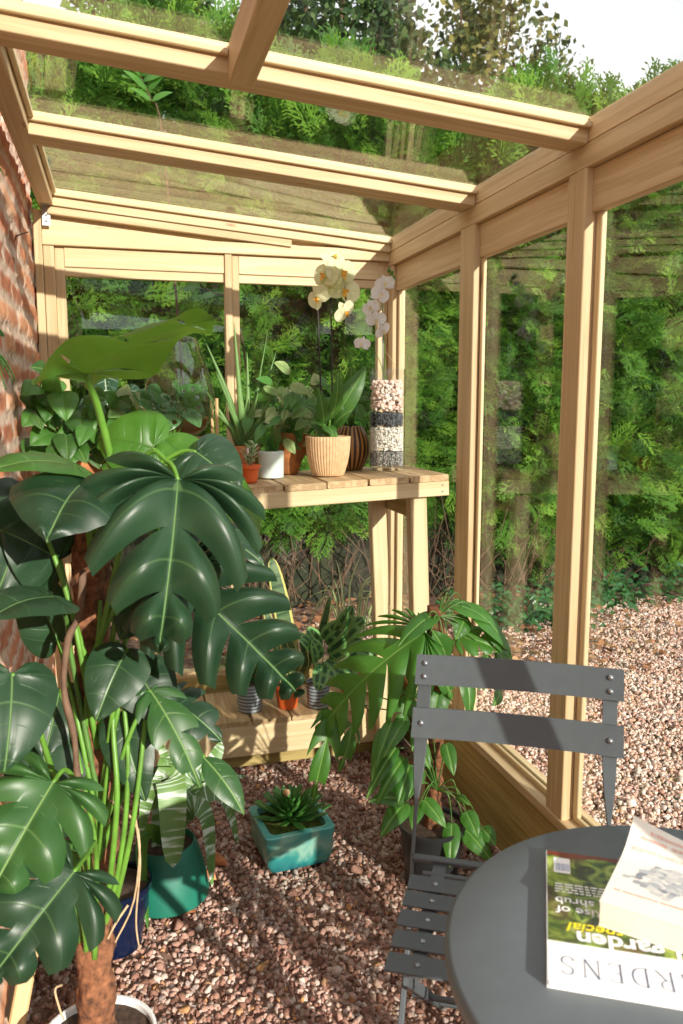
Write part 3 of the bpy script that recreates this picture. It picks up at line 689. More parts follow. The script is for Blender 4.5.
# ------------------------------------------------------------------ bistro table
TC = V((.646, .720, 0)); TZ = .71; TR = .306
t = thing('bistro_table', 'round slate grey metal bistro table in the lower right corner', 'table', TC)
m = MB(); m.lathe([(0, TZ-.006), (TR-.012, TZ-.006), (TR-.003, TZ-.024), (TR, TZ-.022), (TR+.0015, TZ-.010), (TR-.001, TZ-.003), (TR-.006, TZ), (.2, TZ+.0003), (0, TZ+.0003)], TC, 96)
m.build('tabletop', TABLE_M, t, 50)
for k in range(2):
    a0 = R(20+90*k); d = V((math.cos(a0), math.sin(a0), 0)); e = V((-d.y, d.x, 0))
    for sg in (-1, 1):
        m = MB(); p0 = TC+d*(.19*sg)+e*(.02+.03*k); p1 = TC-d*(.22*sg)+e*(.02+.03*k)
        m.beam(p0+V((0, 0, .004)), p1+V((0, 0, TZ-.026)), .010, .026, d, .003); m.build('leg', STEEL, t)
m = MB(); m.lathe([(0, .34), (.02, .34), (.02, .38), (0, .38)], TC, 12); m.build('leg_joint', STEEL, t)
# ------------------------------------------------------------------ bistro chair
E1 = V((.87, -.49, 0)).normalized(); E2 = V((.49, .87, 0)).normalized(); CO = V((.665, 1.249, 0))
def C(x, y, z): return CO+E1*x+E2*y+V((0, 0, z))
t = thing('folding_chair', 'slate grey folding metal chair tucked behind the round table', 'chair', C(0, 0, 0))
def backy(z): return .088+.45*(z-.45)
bn = V((E2.x*1.0, E2.y*1.0, -.45)).normalized(); upv = (V((0, 0, 1))+E2*.45).normalized()
for z0, z1, nm in ((.764, .822, 'top_rail'), (.664, .720, 'back_rail')):
    zc = (z0+z1)/2; m = MB(); N_ = 14; off = V(E2)*(-.008)
    ptsv = []; h = (z1-z0)/2*1.09
    for i in range(N_+1):
        x = -.212+.424*i/N_; cv = .012*(1-(x/.212)**2)
        for (dz, dy) in ((-h, 0), (-h, .004), (h, .004), (h, 0)):
            p = C(x, backy(zc)+cv-.010, zc)+upv*dz+E2*dy; ptsv.append(p)
    fs = []
    for i in range(N_):
        a = i*4
        for k in range(4): fs.append((a+k, a+(k+1) % 4, a+4+(k+1) % 4, a+4+k))
    fs += [(3, 2, 1, 0), tuple(N_*4+k for k in range(4))]
    m.add(ptsv, fs); rl = m.build(nm, STEEL, t, 30)
    for sx in (-.193, .186):
        for dz in ((.014, -.014) if nm == 'top_rail' else (0,)):
            b = MB(); b.blob(C(sx, backy(zc)-.0105+.012*(1-(sx/.212)**2), zc)+upv*dz, .0065, 0, 0, 10, 6); b.build('rivet', RIVET, rl, 180)
for sx in (-.193, .186):
    m = MB(); zz = [.817, .66, .60, .54, .45, .30, .0]; ww = [.029, .029, .022, .007, .007, .010, .012]; dd = [.004, .004, .007, .013, .013, .016, .018]
    for k in range(6):
        a, b = zz[k], zz[k+1]
        ya = backy(a) if a > .44 else backy(.45)-.62*(.45-a); yb = backy(b) if b > .44 else backy(.45)-.62*(.45-b)
        sc = lambda z: sx*(1.0 if z > .3 else .97)
        m.beam(C(sc(a), ya+.004, a), C(sc(b), yb+.004, max(b, .012)), ww[k], dd[k], E2, .0015, ww[k+1], dd[k+1])
    m.build('back_leg' if False else 'leg', STEEL, t)
for sx in (-.150, .150):
    m = MB(); m.beam(C(sx, -.245, .438), C(sx, .235, .012), .009, .020, (0, 0, 1), .002); m.build('leg', STEEL, t)
for y, z, r in ((.232, .016, .006), (-.20, .016, .006), (.03, .19, .006), (.028, .2, .006)):
    if z == .2: continue
    m = MB(); m.tube([C(-.18, y, z), C(.18, y, z)], r, 8); m.build('crossbar', STEEL, t)
for k, y in enumerate((0, -.053, -.110, -.168, -.228)):
    m = MB(); w = .046
    m.beam(C(-.186, y, .450), C(.186, y, .450), w, .004, (0, 0, 1), .0015); sl = m.build('seat_slat', STEEL, t)
    for sx in (-.135, .135): b = MB(); b.blob(C(sx, y, .4525), (.0055, .0055, .003), 0, 0, 10, 6); b.build('rivet', RIVET, sl, 180)
m = MB(); m.beam(C(-.19, .085, .450), C(.19, .085, .450), .018, .010, (0, 0, 1), .003); m.build('seat_bar', STEEL, t)
m = MB(); m.tube([C(-.165, .045, .442), C(.165, .045, .442)], .006, 10); m.build('seat_bar', STEEL, t)
for sx in (-.135, .135):
    m = MB(); m.beam(C(sx, -.245, .4435), C(sx, .095, .4435), .026, .006, (0, 0, 1), .001); m.build('seat_strap', STEEL, t)
# ------------------------------------------------------------------ magazine and book
MN = V((.440, .726, 0)); MV = V((.49, .87, 0)).normalized(); MU = V((.87, -.49, 0)).normalized()
mz = TZ+.0005
def Mg(s, t_, z): return MN+MU*s+MV*t_+V((0, 0, z))
def quad(mb, f, s0, s1, t0, t1, z0, z1):
    vs = [f(s, t_, z) for z in (z0, z1) for (s, t_) in ((s0, t0), (s1, t0), (s1, t1), (s0, t1))]
    mb.add(vs, [(3, 2, 1, 0), (4, 5, 6, 7), (0, 1, 5, 4), (1, 2, 6, 5), (2, 3, 7, 6), (3, 0, 4, 7)], [(s, t_, 0) for z in (0, 1) for (s, t_) in ((s0, t0), (s1, t0), (s1, t1), (s0, t1))])
PAPER = two_tone('paper_block', (.80, .78, .72), (.70, .72, .72), 700, .7, 2, .5)
COVER_W = plain('cover_white', (.86, .86, .86), .25, 0, .01)
m, N, L, out = M_new('cover_photo'); p = N('ShaderNodeBsdfPrincipled', Roughness=.22); g = attr(N)
n1 = N('ShaderNodeTexNoise', Scale=34.0, Detail=6.0, Distortion=1.2); L(g.outputs['Vector'], n1.inputs['Vector'])
n2 = N('ShaderNodeTexNoise', Scale=11.0, Detail=2.0); L(g.outputs['Vector'], n2.inputs['Vector'])
c1 = ramp(N, L, n1.outputs[0], [(.30, (.012, .018, .006)), (.45, (.05, .10, .012)), (.56, (.22, .32, .04)), (.72, (.52, .60, .20))])
c2 = mixc(N, L, ramp(N, L, n2.outputs[0], [(.5, (0, 0, 0)), (.66, (1, 1, 1))]), c1, (.10, .045, .025)); s_ = N('ShaderNodeSeparateXYZ'); L(g.outputs['Vector'], s_.inputs[0])
red = math_(N, L, 'GREATER_THAN', math_(N, L, 'ADD', s_.outputs[1], math_(N, L, 'MULTIPLY', n2.outputs[0], .03)), .272)
L(mixc(N, L, red, c2, (.16, .03, .015)), p.inputs['Base Color']); L(p.outputs[0], out.inputs[0]); COVER_P = m
t = thing('magazine', 'garden magazine with green cover photo and white title band lying on the table', 'magazine', Mg(.1, .135, mz))
MT = .0105
m = MB(); quad(m, Mg, .001, .207, .001, .267, mz+.0006, mz+MT-.0006); m.build('pages', PAPER, t, 0)
m = MB(); quad(m, Mg, -.0005, .208, 0, .268, mz+MT-.0006, mz+MT); quad(m, Mg, -.0005, .208, 0, .268, mz, mz+.0006); quad(m, Mg, -.001, -.0004, 0, .268, mz, mz+MT); cv = m.build('cover', COVER_W, t, 0)
m = MB(); quad(m, Mg, 0, .2078, .0685, .2678, mz+MT, mz+MT+.0002); m.build('cover_photo', COVER_P, t, 0)
def text(body, size, right, base, z, mat, parent, f=Mg, bold=0.0, shear=0.0, sx=1.0, name='lettering'):
    """words on a cover whose page top points to the reader's side: x runs along -s, up along -t"""
    cu = bpy.data.curves.new('txt', 'FONT'); cu.body = body; cu.size = size; cu.offset = bold; cu.shear = shear; cu.resolution_u = 3
    ob = bpy.data.objects.new('txt', cu); COL.objects.link(ob); bpy.context.view_layer.update()
    me = bpy.data.meshes.new_from_object(ob.evaluated_get(bpy.context.evaluated_depsgraph_get())); bpy.data.objects.remove(ob)
    mb = MB(); xs = max((v.co.x for v in me.vertices), default=0)
    vs = [f(right+(xs-v.co.x)*sx, base-v.co.y, z+.0006) for v in me.vertices]
    mb.add(vs, [tuple(p.vertices) for p in me.polygons], [(0, 0, 0)]*len(vs)); bpy.data.meshes.remove(me)
    return mb.build(name, mat, parent, 0)
INK = plain('ink_blue', (.05, .07, .16), .5, 0, .02); INK_W = plain('ink_white', (.85, .85, .85), .4, 0, .01); INK_Y = plain('ink_yellow', (.80, .70, .02), .4, 0, .02); INK_R = plain('ink_red', (.80, .46, .38), .6, 0, .05)
zt = mz+MT
# thin roman capitals of the title, drawn stroke by stroke in a unit box
GL = {
 'S': [([(.82, .84), (.70, .97), (.42, 1.0), (.20, .86), (.24, .64), (.52, .50), (.80, .36), (.82, .14), (.56, 0), (.28, .04), (.14, .20)], .045)],
 'N': [([(.12, 0), (.12, 1)], .03), ([(.12, 1), (.88, 0)], .085), ([(.88, 0), (.88, 1)], .03), ([(.0, 1), (.2, 1)], .02), ([(.76, 1), (1.0, 1)], .02), ([(.02, 0), (.24, 0)], .02)],
 'E': [([(.24, 0), (.24, 1)], .085), ([(.1, 1), (.78, 1), (.80, .84)], .025), ([(.24, .52), (.64, .52)], .025), ([(.1, 0), (.82, 0), (.86, .18)], .025)],
 'D': [([(.18, 0), (.18, 1)], .085), ([(.05, 1), (.45, 1), (.80, .86), (.95, .5), (.80, .14), (.45, 0), (.05, 0)], .05)],
 'R': [([(.18, 0), (.18, 1)], .085), ([(.05, 1), (.5, 1), (.74, .88), (.74, .64), (.5, .5), (.18, .5)], .035), ([(.46, .5), (.95, .0), (1.05, .0)], .07), ([(.05, 0), (.32, 0)], .02)],
 'A': [([(.5, 1), (.1, 0)], .03), ([(.5, 1), (.92, 0)], .085), ([(.24, .36), (.76, .36)], .025), ([(.0, 0), (.22, 0)], .02), ([(.8, 0), (1.04, 0)], .02)],
 'G': [([(.86, .84), (.68, .97), (.4, .97), (.12, .74), (.1, .34), (.36, .03), (.66, .02), (.86, .14)], .05), ([(.86, .44), (.86, .1)], .085), ([(.7, .44), (1, .44)], .02)]}
lw, lh, px = .0195, .030, .0265
mb = MB()
for k, ch in enumerate('GARDENS'):
    s0 = .012+(6-k)*px+lw          # page-left edge of the letter
    for pts, wd in GL[ch]:
        P = [Mg(s0-x*lw, .043-y*lh, zt+.0003) for x, y in pts]; P2 = [interp(P, i/18) for i in range(19)] if len(P) > 3 else P
        W_ = max(wd*lw*1.15/2, .00045); o = len(mb.v)
        for i, q in enumerate(P2):
            d = (P2[min(i+1, len(P2)-1)]-P2[max(i-1, 0)]).normalized(); a = d.cross(V((0, 0, 1)))
            w_ = W_*(1.5 if abs(d.dot(MV)) > .8 and ch in 'SDGR' and len(P2) > 4 else 1)
            mb.v += [tuple(q-a*w_), tuple(q+a*w_)]; mb.g += [(0, 0, 0)]*2
        for i in range(len(P2)-1): mb.f.append((o+2*i, o+2*i+1, o+2*i+3, o+2*i+2))
mb.build('title_lettering', INK, t, 0)
text('l garden', .037, .034, .092, zt, INK_W, t, bold=.0010)
text('special', .025, .022, .108, zt, INK_Y, t, bold=.0004, shear=.25)
text('Rise of', .0215, .010, .139, zt, INK_W, t, bold=.0003)
text('the shrub', .0215, .010, .158, zt, INK_W, t, bold=.0003)
m = MB(); r = random.Random(4)
for row in range(4):
    s = .010
    while s < .075:
        w_ = r.uniform(.004, .012); quad(m, Mg, s, s+w_, .170+row*.0058, .1725+row*.0058, zt, zt+.0004); s += w_+.0022
m.build('small_print', INK_W, t, 0)
m = MB(); quad(m, Mg, .009, .031, .215, .252, zt, zt+.0004); bc = m.build('barcode_box', COVER_W, t, 0)
m = MB(); s = .012
for k in range(9): w_ = r.uniform(.0006, .0016); quad(m, Mg, s, s+w_, .220, .238, zt+.0004, zt+.0006); s += w_+r.uniform(.0006, .0012)
m.build('bars', plain('ink_grey', (.25, .3, .42), .6), bc, 0)
# paperback
BN = U(598, 926, Z=mz+MT); BV = V((.735, .68, 0)).normalized(); BU = V((.68, -.735, 0)).normalized(); bz = mz+MT+.0008; BT = .032
def lift(s, t_): return .030*max(0, (t_-.11)/.088)**2*max(0, 1-s/.10)**1.3
def Bk(s, t_, z): return BN.xy.to_3d()+BU*s+BV*t_+V((0, 0, z))
t = thing('paperback_book', 'cream paperback with pebble picture on its cover, lying askew on the magazine', 'book', Bk(.06, .1, bz))
BW, BL = .128, .190
PAGES = two_tone('book_pages', (.74, .68, .57), (.66, .60, .50), 900, .8, 2, .5)
m = MB(); quad(m, Bk, .0012, BW-.0005, .0012, BL-.0012, bz+.0004, bz+BT-.0006); m.build('pages', PAGES, t, 0)
CREAM = plain('cover_cream', (.84, .79, .70), .45, 0, .02)
m = MB(); ns, nt_ = 12, 16
for k, dz in ((0, 0), (1, .0004)):
    for i in range(ns+1):
        for j in range(nt_+1):
            s, t_ = BW*i/ns, BL*j/nt_; m.v.append(tuple(Bk(s, t_, bz+BT-.0005+dz+lift(s, t_)))); m.g.append((s, t_, 0))
Q = (ns+1)*(nt_+1); ix = lambda k, i, j: k*Q+i*(nt_+1)+j
for i in range(ns):
    for j in range(nt_):
        m.f.append((ix(1, i, j), ix(1, i+1, j), ix(1, i+1, j+1), ix(1, i, j+1))); m.f.append((ix(0, i, j+1), ix(0, i+1, j+1), ix(0, i+1, j), ix(0, i, j)))
m.build('front_cover', CREAM, t, 180)
m = MB(); quad(m, Bk, 0, BW, 0, BL, bz, bz+.0005); m.build('back_cover', CREAM, t, 0)
zc = bz+BT+.0001
PEB = island_mat('printed_pebble', [(0, (.22, .24, .28)), (.25, (.45, .47, .48)), (.6, (.62, .61, .58)), (1, (.30, .32, .34))], .5)
m = MB(); r = random.Random(9)
for k in range(120):
    s = r.gauss(.066, .024); q = r.gauss(.082, .017)
    if ((s-.066)/.052)**2+((q-.082)/.036)**2 > 1 or s > .125: continue
    a, b_ = r.uniform(.004, .009), r.uniform(.003, .0055); an = r.gauss(0, .4)
    if lift(s, q) > .001: continue
    ring = [Bk(s+a*math.cos(x)*math.cos(an)-b_*math.sin(x)*math.sin(an), q+a*math.cos(x)*math.sin(an)+b_*math.sin(x)*math.cos(an), zc+.00002*k/10) for x in [i*.524 for i in range(12)]]
    m.add(ring, [tuple(range(12))])
m.build('pebble_picture', PEB, t, 0)
def Bl(s, q, z): return Bk(s, q, z+lift(s, q)+.0004)
text("A SPOTTER'S GUIDE", .0112, .008, .144, zc, INK_R, t, Bl)
m = MB(); r = random.Random(17)             # the other lines are too faint to read: strokes only
for q0, hh, s0, s1 in ((.160, .0062, .016, .112), (.173, .0062, .026, .112), (.034, .0042, .010, .118)):
    s_ = s0
    while s_ < s1:
        w_ = r.uniform(.0012, .0034)
        if r.random() < .86: m.add([Bl(a, b, zc+.0001) for a, b in ((s_, q0), (s_+w_, q0), (s_+w_, q0+hh*r.uniform(.6, 1)), (s_, q0+hh))], [(0, 1, 2, 3)])
        s_ += w_+.0011
m.build('faint_print', INK_R, t, 0)
# ------------------------------------------------------------------ plants: helpers
def pot(parent, c, r0, r1, h, mat, rim=0.0, ribs=0, rib=0, tilt=None, name='pot', soil=True, soilmat=None, n=48, bulge=0, sdep=.014):
    P = [(0, 0), (r0-.003, 0), (r0, .003)]
    for i in range(1, 9): f = i/9; P.append((r0+(r1-r0)*f+bulge*math.sin(math.pi*f), h*f))
    if rim: P += [(r1-.001, h-rim), (r1+.004, h-rim+.001), (r1+.004, h)]
    else: P += [(r1, h-.001)]
    w = .004; P += [(r1-w*.3, h+.0005), (r1-w, h-.002), (r1-w-.001, h*.6), (r0*.8, .01), (0, .01)]
    m = MB(); m.lathe(P, c, n if not ribs else max(n, ribs*6), ribs, rib, tilt); o = m.build(name, mat, parent, 40)
    if soil:
        q = MB(); up = tilt.to_matrix() @ V((0, 0, 1)) if tilt is not None else V((0, 0, 1)); rr = r1-w-.0005
        q.lathe([(rr, h-sdep), (rr*.7, h-sdep+.003), (rr*.35, h-sdep+.001), (0, h-sdep+.004)], c, 24, 0, 0, tilt); q.build('soil', soilmat or SOIL, parent, 180)
    return o
def onshelf(px, Y, r): X = U(px, 450, Y=Y).x; return V((X, Y, zs(X)+.0012+r*TILT))
def rimc(c, h): return V((c.x, c.y, c.z+h))

# ------------------------------------------------------------------ big monstera on a coir pole, left
MP = U(98, 1040, Z=.155); MP = V((MP.x, MP.y, .012))
t = thing('monstera', 'large split leaved monstera climbing a coir pole in a white pot at the left', 'plant', MP)
pot(t, MP, .082, .106, .150, WHITE, .014)
PP = [MP+V((0, 0, .14)), U(95, 955, Y=MP.y+.03), U(98, 880, Y=1.56), U(101, 800, Y=1.57), U(95, 700, Y=1.59), U(91, 600, Y=1.61), U(92, 480, Y=1.64)]
m = MB(); P = [interp(PP, i/160) for i in range(161)]; m.tube(P, [.034+.002*math.sin(i*.5) for i in range(161)], 30); m.rough(.006, 55); m.build('coir_pole', COIR, t, 180)
def pole(f): return interp(PP, f)
def mleaf(b, tp, w, mat=L_DARK, Y=(1.5, 1.45), org=.6, via=None, nrm=None, sr=.005, smat=STEM, kind='heart', rib=True, **kw):
    B = U(b[0], b[1], Y=Y[0]); T = U(tp[0], tp[1], Y=Y[1])
    o = pole(org)+V((0, -.035, 0)) if not isinstance(org, tuple) else U(org[0], org[1], Y=org[2])
    pts = [o]+([U(x, y, Y=q) for x, y, q in via] if via else [o*.5+B*.5+V((0, -.03, .05))])+[B]
    k = dict(lobes=6, slit=.0, u0=.45, bend=.10, droop=.35, fold=.10, seed=int(b[0]*7+b[1])); k.update(kw)
    return leaf_obj(t, 'leaf', mat, B, T, w, pts, sr, smat, normal=nrm, kind=kind, **k)
cam_up = lambda x, y, z: V((x, y, z))
# the two big hanging leaves
mleaf((178, 480), (158, 655), .33, L_DARK, (1.42, 1.30), .72, [(140, 470, 1.5), (168, 462, 1.46)], cam_up(.05, -1, .35), slit=.20, u0=.14, lobes=7, qp=.60, rnd=.2, pucker=.04, droop=.85, bend=.12, cols=14, rows=6, sweep=.5)
mleaf((172, 572), (301, 697), .285, L_DARK, (1.50, 1.40), .60, [(120, 600, 1.56), (150, 562, 1.53)], cam_up(.0, -1, .55), slit=.24, u0=.12, rnd=.14, lobes=10, qp=.66, pucker=.04, droop=.30, bend=.06, cols=13, rows=5, sweep=.34)
# leaf at upper left, facing the room
mleaf((86, 481), (47, 543), .235, L_DARK, (1.46, 1.33), .9, [(88, 520, 1.55), (92, 490, 1.5)], cam_up(-.05, -.62, .8), lobes=5, droop=.7, bend=.12, pucker=.02)
# tall backlit leaf seen from below with its long stalk
mleaf((86, 374), (214, 320), .265, L_LIT, (1.50, 1.34), .92, [(112, 480, 1.6), (100, 415, 1.56), (90, 386, 1.52)], cam_up(-.36, .30, .88), lobes=6, sr=.0075, slit=.10, u0=.3, hole=True, droop=.35, fold=.12, bend=.05, wave=.055)
# lower left pair
mleaf((53, 783), (-16, 906), .215, L_MON, (1.32, 1.22), .28, [(80, 800, 1.45), (66, 770, 1.38)], cam_up(.12, -1, .75), slit=.2, u0=.36, qp=.68, lobes=6, pucker=.03, droop=.5, cols=13, rows=5, sweep=.34)
mleaf((74, 872), (-14, 985), .205, L_DARK, (1.25, 1.17), .18, [(96, 850, 1.45), (86, 856, 1.33)], cam_up(.12, -1, .7), slit=.14, u0=.38, qp=.72, lobes=6, pucker=.03, droop=.5, cols=13, rows=5, sweep=.34)
mleaf((12, 674), (4, 772), .15, L_DARK, (1.36, 1.28), .4, [(60, 790, 1.5), (34, 715, 1.42)], cam_up(.35, -1, .4), lobes=4, droop=.5, sr=.0055)
mleaf((128, 648), (96, 722), .12, L_DARK, (1.52, 1.46), .5, None, cam_up(-.2, -1, .5), kind='ovate', lobes=5)
mleaf((132, 664), (170, 727), .125, L_DARK, (1.54, 1.48), .48, None, cam_up(.2, -1, .45), kind='ovate', lobes=5)
mleaf((200, 462), (258, 545), .15, L_LIT, (1.66, 1.62), .9, [(150, 475, 1.64), (185, 455, 1.66)], cam_up(.6, -.6, .35), lobes=5, droop=.3)
mleaf((196, 452), (240, 492), .135, L_DARK, (1.56, 1.52), .95, [(150, 470, 1.6), (180, 452, 1.58)], cam_up(.3, -1, .2), lobes=5, droop=.6)
mleaf((196, 474), (163, 438), .105, L_LIT, (1.60, 1.64), .95, [(150, 480, 1.62), (185, 484, 1.6)], cam_up(.1, -1, .4), kind='round', lobes=5)
mleaf((154, 448), (98, 438), .15, L_LIT, (1.58, 1.62), .95, [(140, 480, 1.6), (152, 462, 1.58)], cam_up(-.05, -.9, .35), lobes=6, droop=.4)
mleaf((182, 520), (264, 566), .125, L_DARK, (1.56, 1.48), .75, None, cam_up(.1, -.6, 1), lobes=5, slit=.2)
mleaf((204, 758), (244, 815), .062, L_MON, (1.50, 1.44), .4, [(150, 730, 1.55), (185, 735, 1.53)], cam_up(.5, -1, .3), kind='lance', lobes=5)
mleaf((52, 597), (-14, 622), .15, L_DARK, (1.48, 1.40), .5, [(72, 660, 1.56), (66, 618, 1.53)], cam_up(-.1, -.35, 1), lobes=5, smat=STEM_D)
mleaf((60, 560), (0, 530), .16, L_DARK, (1.60, 1.55), .6, None, cam_up(-.2, -.9, .5), lobes=5)
mleaf((74, 466), (-16, 474), .14, L_MID, (1.52, 1.44), .95, [(86, 500, 1.58), (82, 474, 1.55)], cam_up(.05, -.25, 1), lobes=5)
mleaf((150, 690), (200, 788), .105, L_MON, (1.50, 1.42), .42, None, cam_up(.4, -1, .2), slit=.35, u0=.3, lobes=5, kind='ovate')
mleaf((120, 712), (146, 802), .10, L_DARK, (1.53, 1.47), .40, None, cam_up(-.1, -1, .2), kind='ovate', lobes=5)
mleaf((170, 700), (222, 742), .12, L_DARK, (1.58, 1.52), .45, None, cam_up(.1, -.7, .8), slit=.3, lobes=5)
mleaf((58, 640), (22, 560), .12, L_DARK, (1.66, 1.66), .45, None, cam_up(.1, -1, .1), lobes=5)
mleaf((60, 690), (44, 760), .13, L_DARK, (1.62, 1.56), .4, None, cam_up(.1, -1, .4), lobes=5)
mleaf((40, 740), (64, 840), .15, L_DARK, (1.58, 1.50), .3, None, cam_up(.1, -1, .3), lobes=5)
mleaf((150, 590), (120, 640), .11, L_DARK, (1.60, 1.54), .6, None, cam_up(-.1, -1, .4), lobes=5)
mleaf((30, 500), (-6, 600), .16, L_DARK, (1.62, 1.55), .7, None, cam_up(.3, -1, .2), lobes=5)
# bright stalks and roots beside the pole
for a in ([(104, 930, 1.50), (122, 850, 1.47), (128, 760, 1.48), (122, 690, 1.52)], [(112, 915, 1.50), (130, 840, 1.46), (140, 770, 1.47), (147, 700, 1.5)], [(108, 900, 1.49), (117, 800, 1.46), (113, 720, 1.5), (118, 640, 1.54)], [(84, 968, 1.5), (80, 930, 1.47), (74, 890, 1.45), (70, 860, 1.45)], [(86, 965, 1.49), (86, 940, 1.45), (80, 905, 1.44), (76, 880, 1.44)], [(84, 760, 1.56), (88, 690, 1.55), (98, 640, 1.56), (100, 600, 1.58)]):
    m = MB(); P = [U(x, y, Y=q) for x, y, q in a]; P = [interp(P, i/14) for i in range(15)]; m.tube(P, [.0062-.0025*i/14 for i in range(15)], 10); m.build('stem', STEM, t, 180)
for a in ([(110, 800, 1.5), (138, 830, 1.5), (134, 900, 1.5), (112, 950, 1.49), (100, 1000, 1.49)], [(134, 810, 1.5), (140, 860, 1.5), (136, 920, 1.5), (140, 952, 1.5)], [(128, 905, 1.5), (112, 930, 1.48), (98, 965, 1.47), (84, 1012, 1.47)], [(62, 985, 1.48), (55, 990, 1.46), (60, 1010, 1.46), (64, 1020, 1.46)], [(96, 880, 1.52), (92, 940, 1.5), (84, 990, 1.49), (80, 1014, 1.48)]):
    m = MB(); P = [U(x, y, Y=q) for x, y, q in a]; P = [interp(P, i/16) for i in range(17)]; m.tube(P, [.0026-.001*i/16 for i in range(17)], 6); m.build('aerial_root', ROOT, t, 180)
m = MB(); P = [U(x, y, Y=1.5) for x, y in ((83, 570), (79, 615), (68, 640), (64, 690), (74, 735), (78, 780), (90, 850))]; P = [interp(P, i/24) for i in range(25)]; m.tube(P, [.0062+.001*math.sin(i) for i in range(25)], 8); m.build('woody_stem', STEM_BR, t, 180)

# ------------------------------------------------------------------ philodendron on the right, beside the kick board
PB = U(432, 822, Z=.185); PB = V((PB.x, PB.y, .012))
t = thing('philodendron', 'split leaved climbing philodendron on a coir pole in a black pot beside the glazed side', 'plant', PB)
pot(t, PB, .072, .092, .175, BLACK, .012)
QP = [PB+V((.0, 0, .15)), PB+V((.008, 0, .45)), PB+V((.0, .0, .80))]
m = MB(); P = [interp(QP, i/90) for i in range(91)]; m.tube(P, [.023+.0015*math.sin(i*.6) for i in range(91)], 24); m.rough(.005, 60); m.build('coir_pole', COIR, t, 180)
PY = PB.y
def pleaf(b, tp, w, Y=(0, -.05), org=.8, via=None, nrm=None, mat=L_PHILO, **kw):
    B = U(b[0], b[1], Y=PY+Y[0]); T = U(tp[0], tp[1], Y=PY+Y[1]); o = interp(QP, org)+V((0, -.02, 0))
    pts = [o]+([U(x, y, Y=PY+q) for x, y, q in via] if via else [o*.45+B*.55+V((0, -.02, .05))])+[B]
    k = dict(kind='lance', lobes=5, bend=.12, droop=.4, fold=.12, seed=int(b[0]*3+b[1]), cols=5); k.update(kw)
    return leaf_obj(t, 'leaf', mat, B, T, w, pts, .0019, STEM_D, normal=nrm, **k)
# the big feathered leaf
pleaf((425, 632), (316, 738), .30, (-.02, .12), .98, [(432, 660, -.02), (432, 640, -.02)], V((-.25, -.6, .8)), kind='ovate', lobes=14, slit=.26, u0=.10, u1=.6, bend=.10, droop=.6, fold=.05, cols=14, rows=4, pucker=.012, sweep=.36, rnd=.30)
pleaf((332, 712), (312, 800), .10, (.1, .06), .6, [(390, 700, .0), (350, 690, .06)], V((-.2, -1, .3)), kind='ovate', lobes=5, slit=.4, u0=.12, cols=11, sweep=.4, rnd=.34)
pleaf((352, 724), (338, 772), .07, (.1, .06), .6, [(390, 710, .0), (362, 706, .06)], V((.1, -1, .3)), kind='ovate', lobes=4, slit=.4, u0=.12, cols=11, sweep=.4, rnd=.34)
# arching crown
for (b, tp, w, s, nr) in (((448, 604), (491, 625), .062, 0, (.1, -.4, 1)), ((462, 604), (507, 652), .075, 0, (.6, -.6, .5)), ((440, 612), (398, 648), .05, 0, (-.4, -.5, .8)),
    ((455, 636), (500, 652), .085, .4, (0, -.7, .7)), ((478, 620), (512, 664), .05, 0, (.5, -.8, .3)), ((465, 615), (455, 640), .045, 0, (-.1, -1, .2)), ((497, 648), (507, 690), .05, 0, (.4, -1, .1)),
    ((470, 660), (484, 690), .05, 0, (.2, -1, .2)), ((488, 655), (478, 690), .045, 0, (-.2, -1, .3)), ((425, 650), (452, 700), .07, .3, (.2, -1, .3)), ((462, 668), (468, 718), .045, 0, (.3, -1, .1)), ((500, 690), (492, 706), .03, 0, (.1, -1, .2)),
    ((440, 680), (430, 726), .06, 0, (-.2, -1, .3)), ((412, 690), (396, 740), .06, .4, (-.3, -1, .4)), ((446, 660), (432, 630), .06, 0, (0, -1, .3)), ((418, 640), (412, 690), .06, 0, (-.2, -1, .2))):
    pleaf(b, tp, w*1.25, (0, -.04), .95, None, V(nr), slit=s*.5, u0=.2, kind='lance' if not s else 'ovate')
# plain leaves lower down
for (b, tp, w) in (((404, 758), (376, 806), .055), ((396, 748), (366, 800), .045), ((400, 800), (368, 802), .06), ((405, 803), (380, 838), .068), ((418, 806), (412, 830), .05), ((424, 800), (446, 828), .055), ((452, 824), (450, 868), .058), ((466, 830), (492, 862), .07), ((482, 828), (496, 846), .06),
    ((446, 744), (454, 776), .05), ((410, 765), (398, 806), .065), ((420, 770), (408, 800), .05), ((392, 722), (376, 768), .05), ((405, 720), (384, 758), .05), ((415, 735), (430, 770), .05), ((398, 772), (404, 806), .07), ((382, 730), (372, 782), .038), ((458, 796), (470, 806), .03), ((425, 720), (412, 752), .06), ((466, 812), (478, 838), .06)):
    pleaf(b, tp, w*.85, (-.06, -.12), .25, None, None, kind='ovate', droop=.5)

# ------------------------------------------------------------------ plants of the low bench
def bpos(px, Y): return V((U(px, 700, Y=Y).x, Y, BZ+.0012))
c = bpos(287, 2.90); c.y = 2.89
t = thing('snake_plant', 'snake plant with yellow edged upright leaves in an orange pot on the low bench', 'plant', c)
pot(t, c, .036, .050, .095, ORANGE, .016)
for k, (tp, w, dx) in enumerate((((271, 557), .075, .03), ((262, 600), .04, -.01), ((330, 596), .04, .03), ((284, 628), .035, .012), ((300, 640), .03, .02))):
    T = U(tp[0], tp[1], Y=2.88-.01*k); b = c+V((dx, .004*k, .08)); m = MB(); strap(m, [b, b*.5+T*.5+V((.008*k, -.02, 0)), T], w, (0.2, -1, .15), 'sword', .004, .2, 16); m.build('leaf', L_SNAKE, t, 180)
c = bpos(318, 2.865)
t = thing('prayer_plant', 'prayer plant with patterned oval leaves in a grey ridged pot on the low bench', 'plant', c)
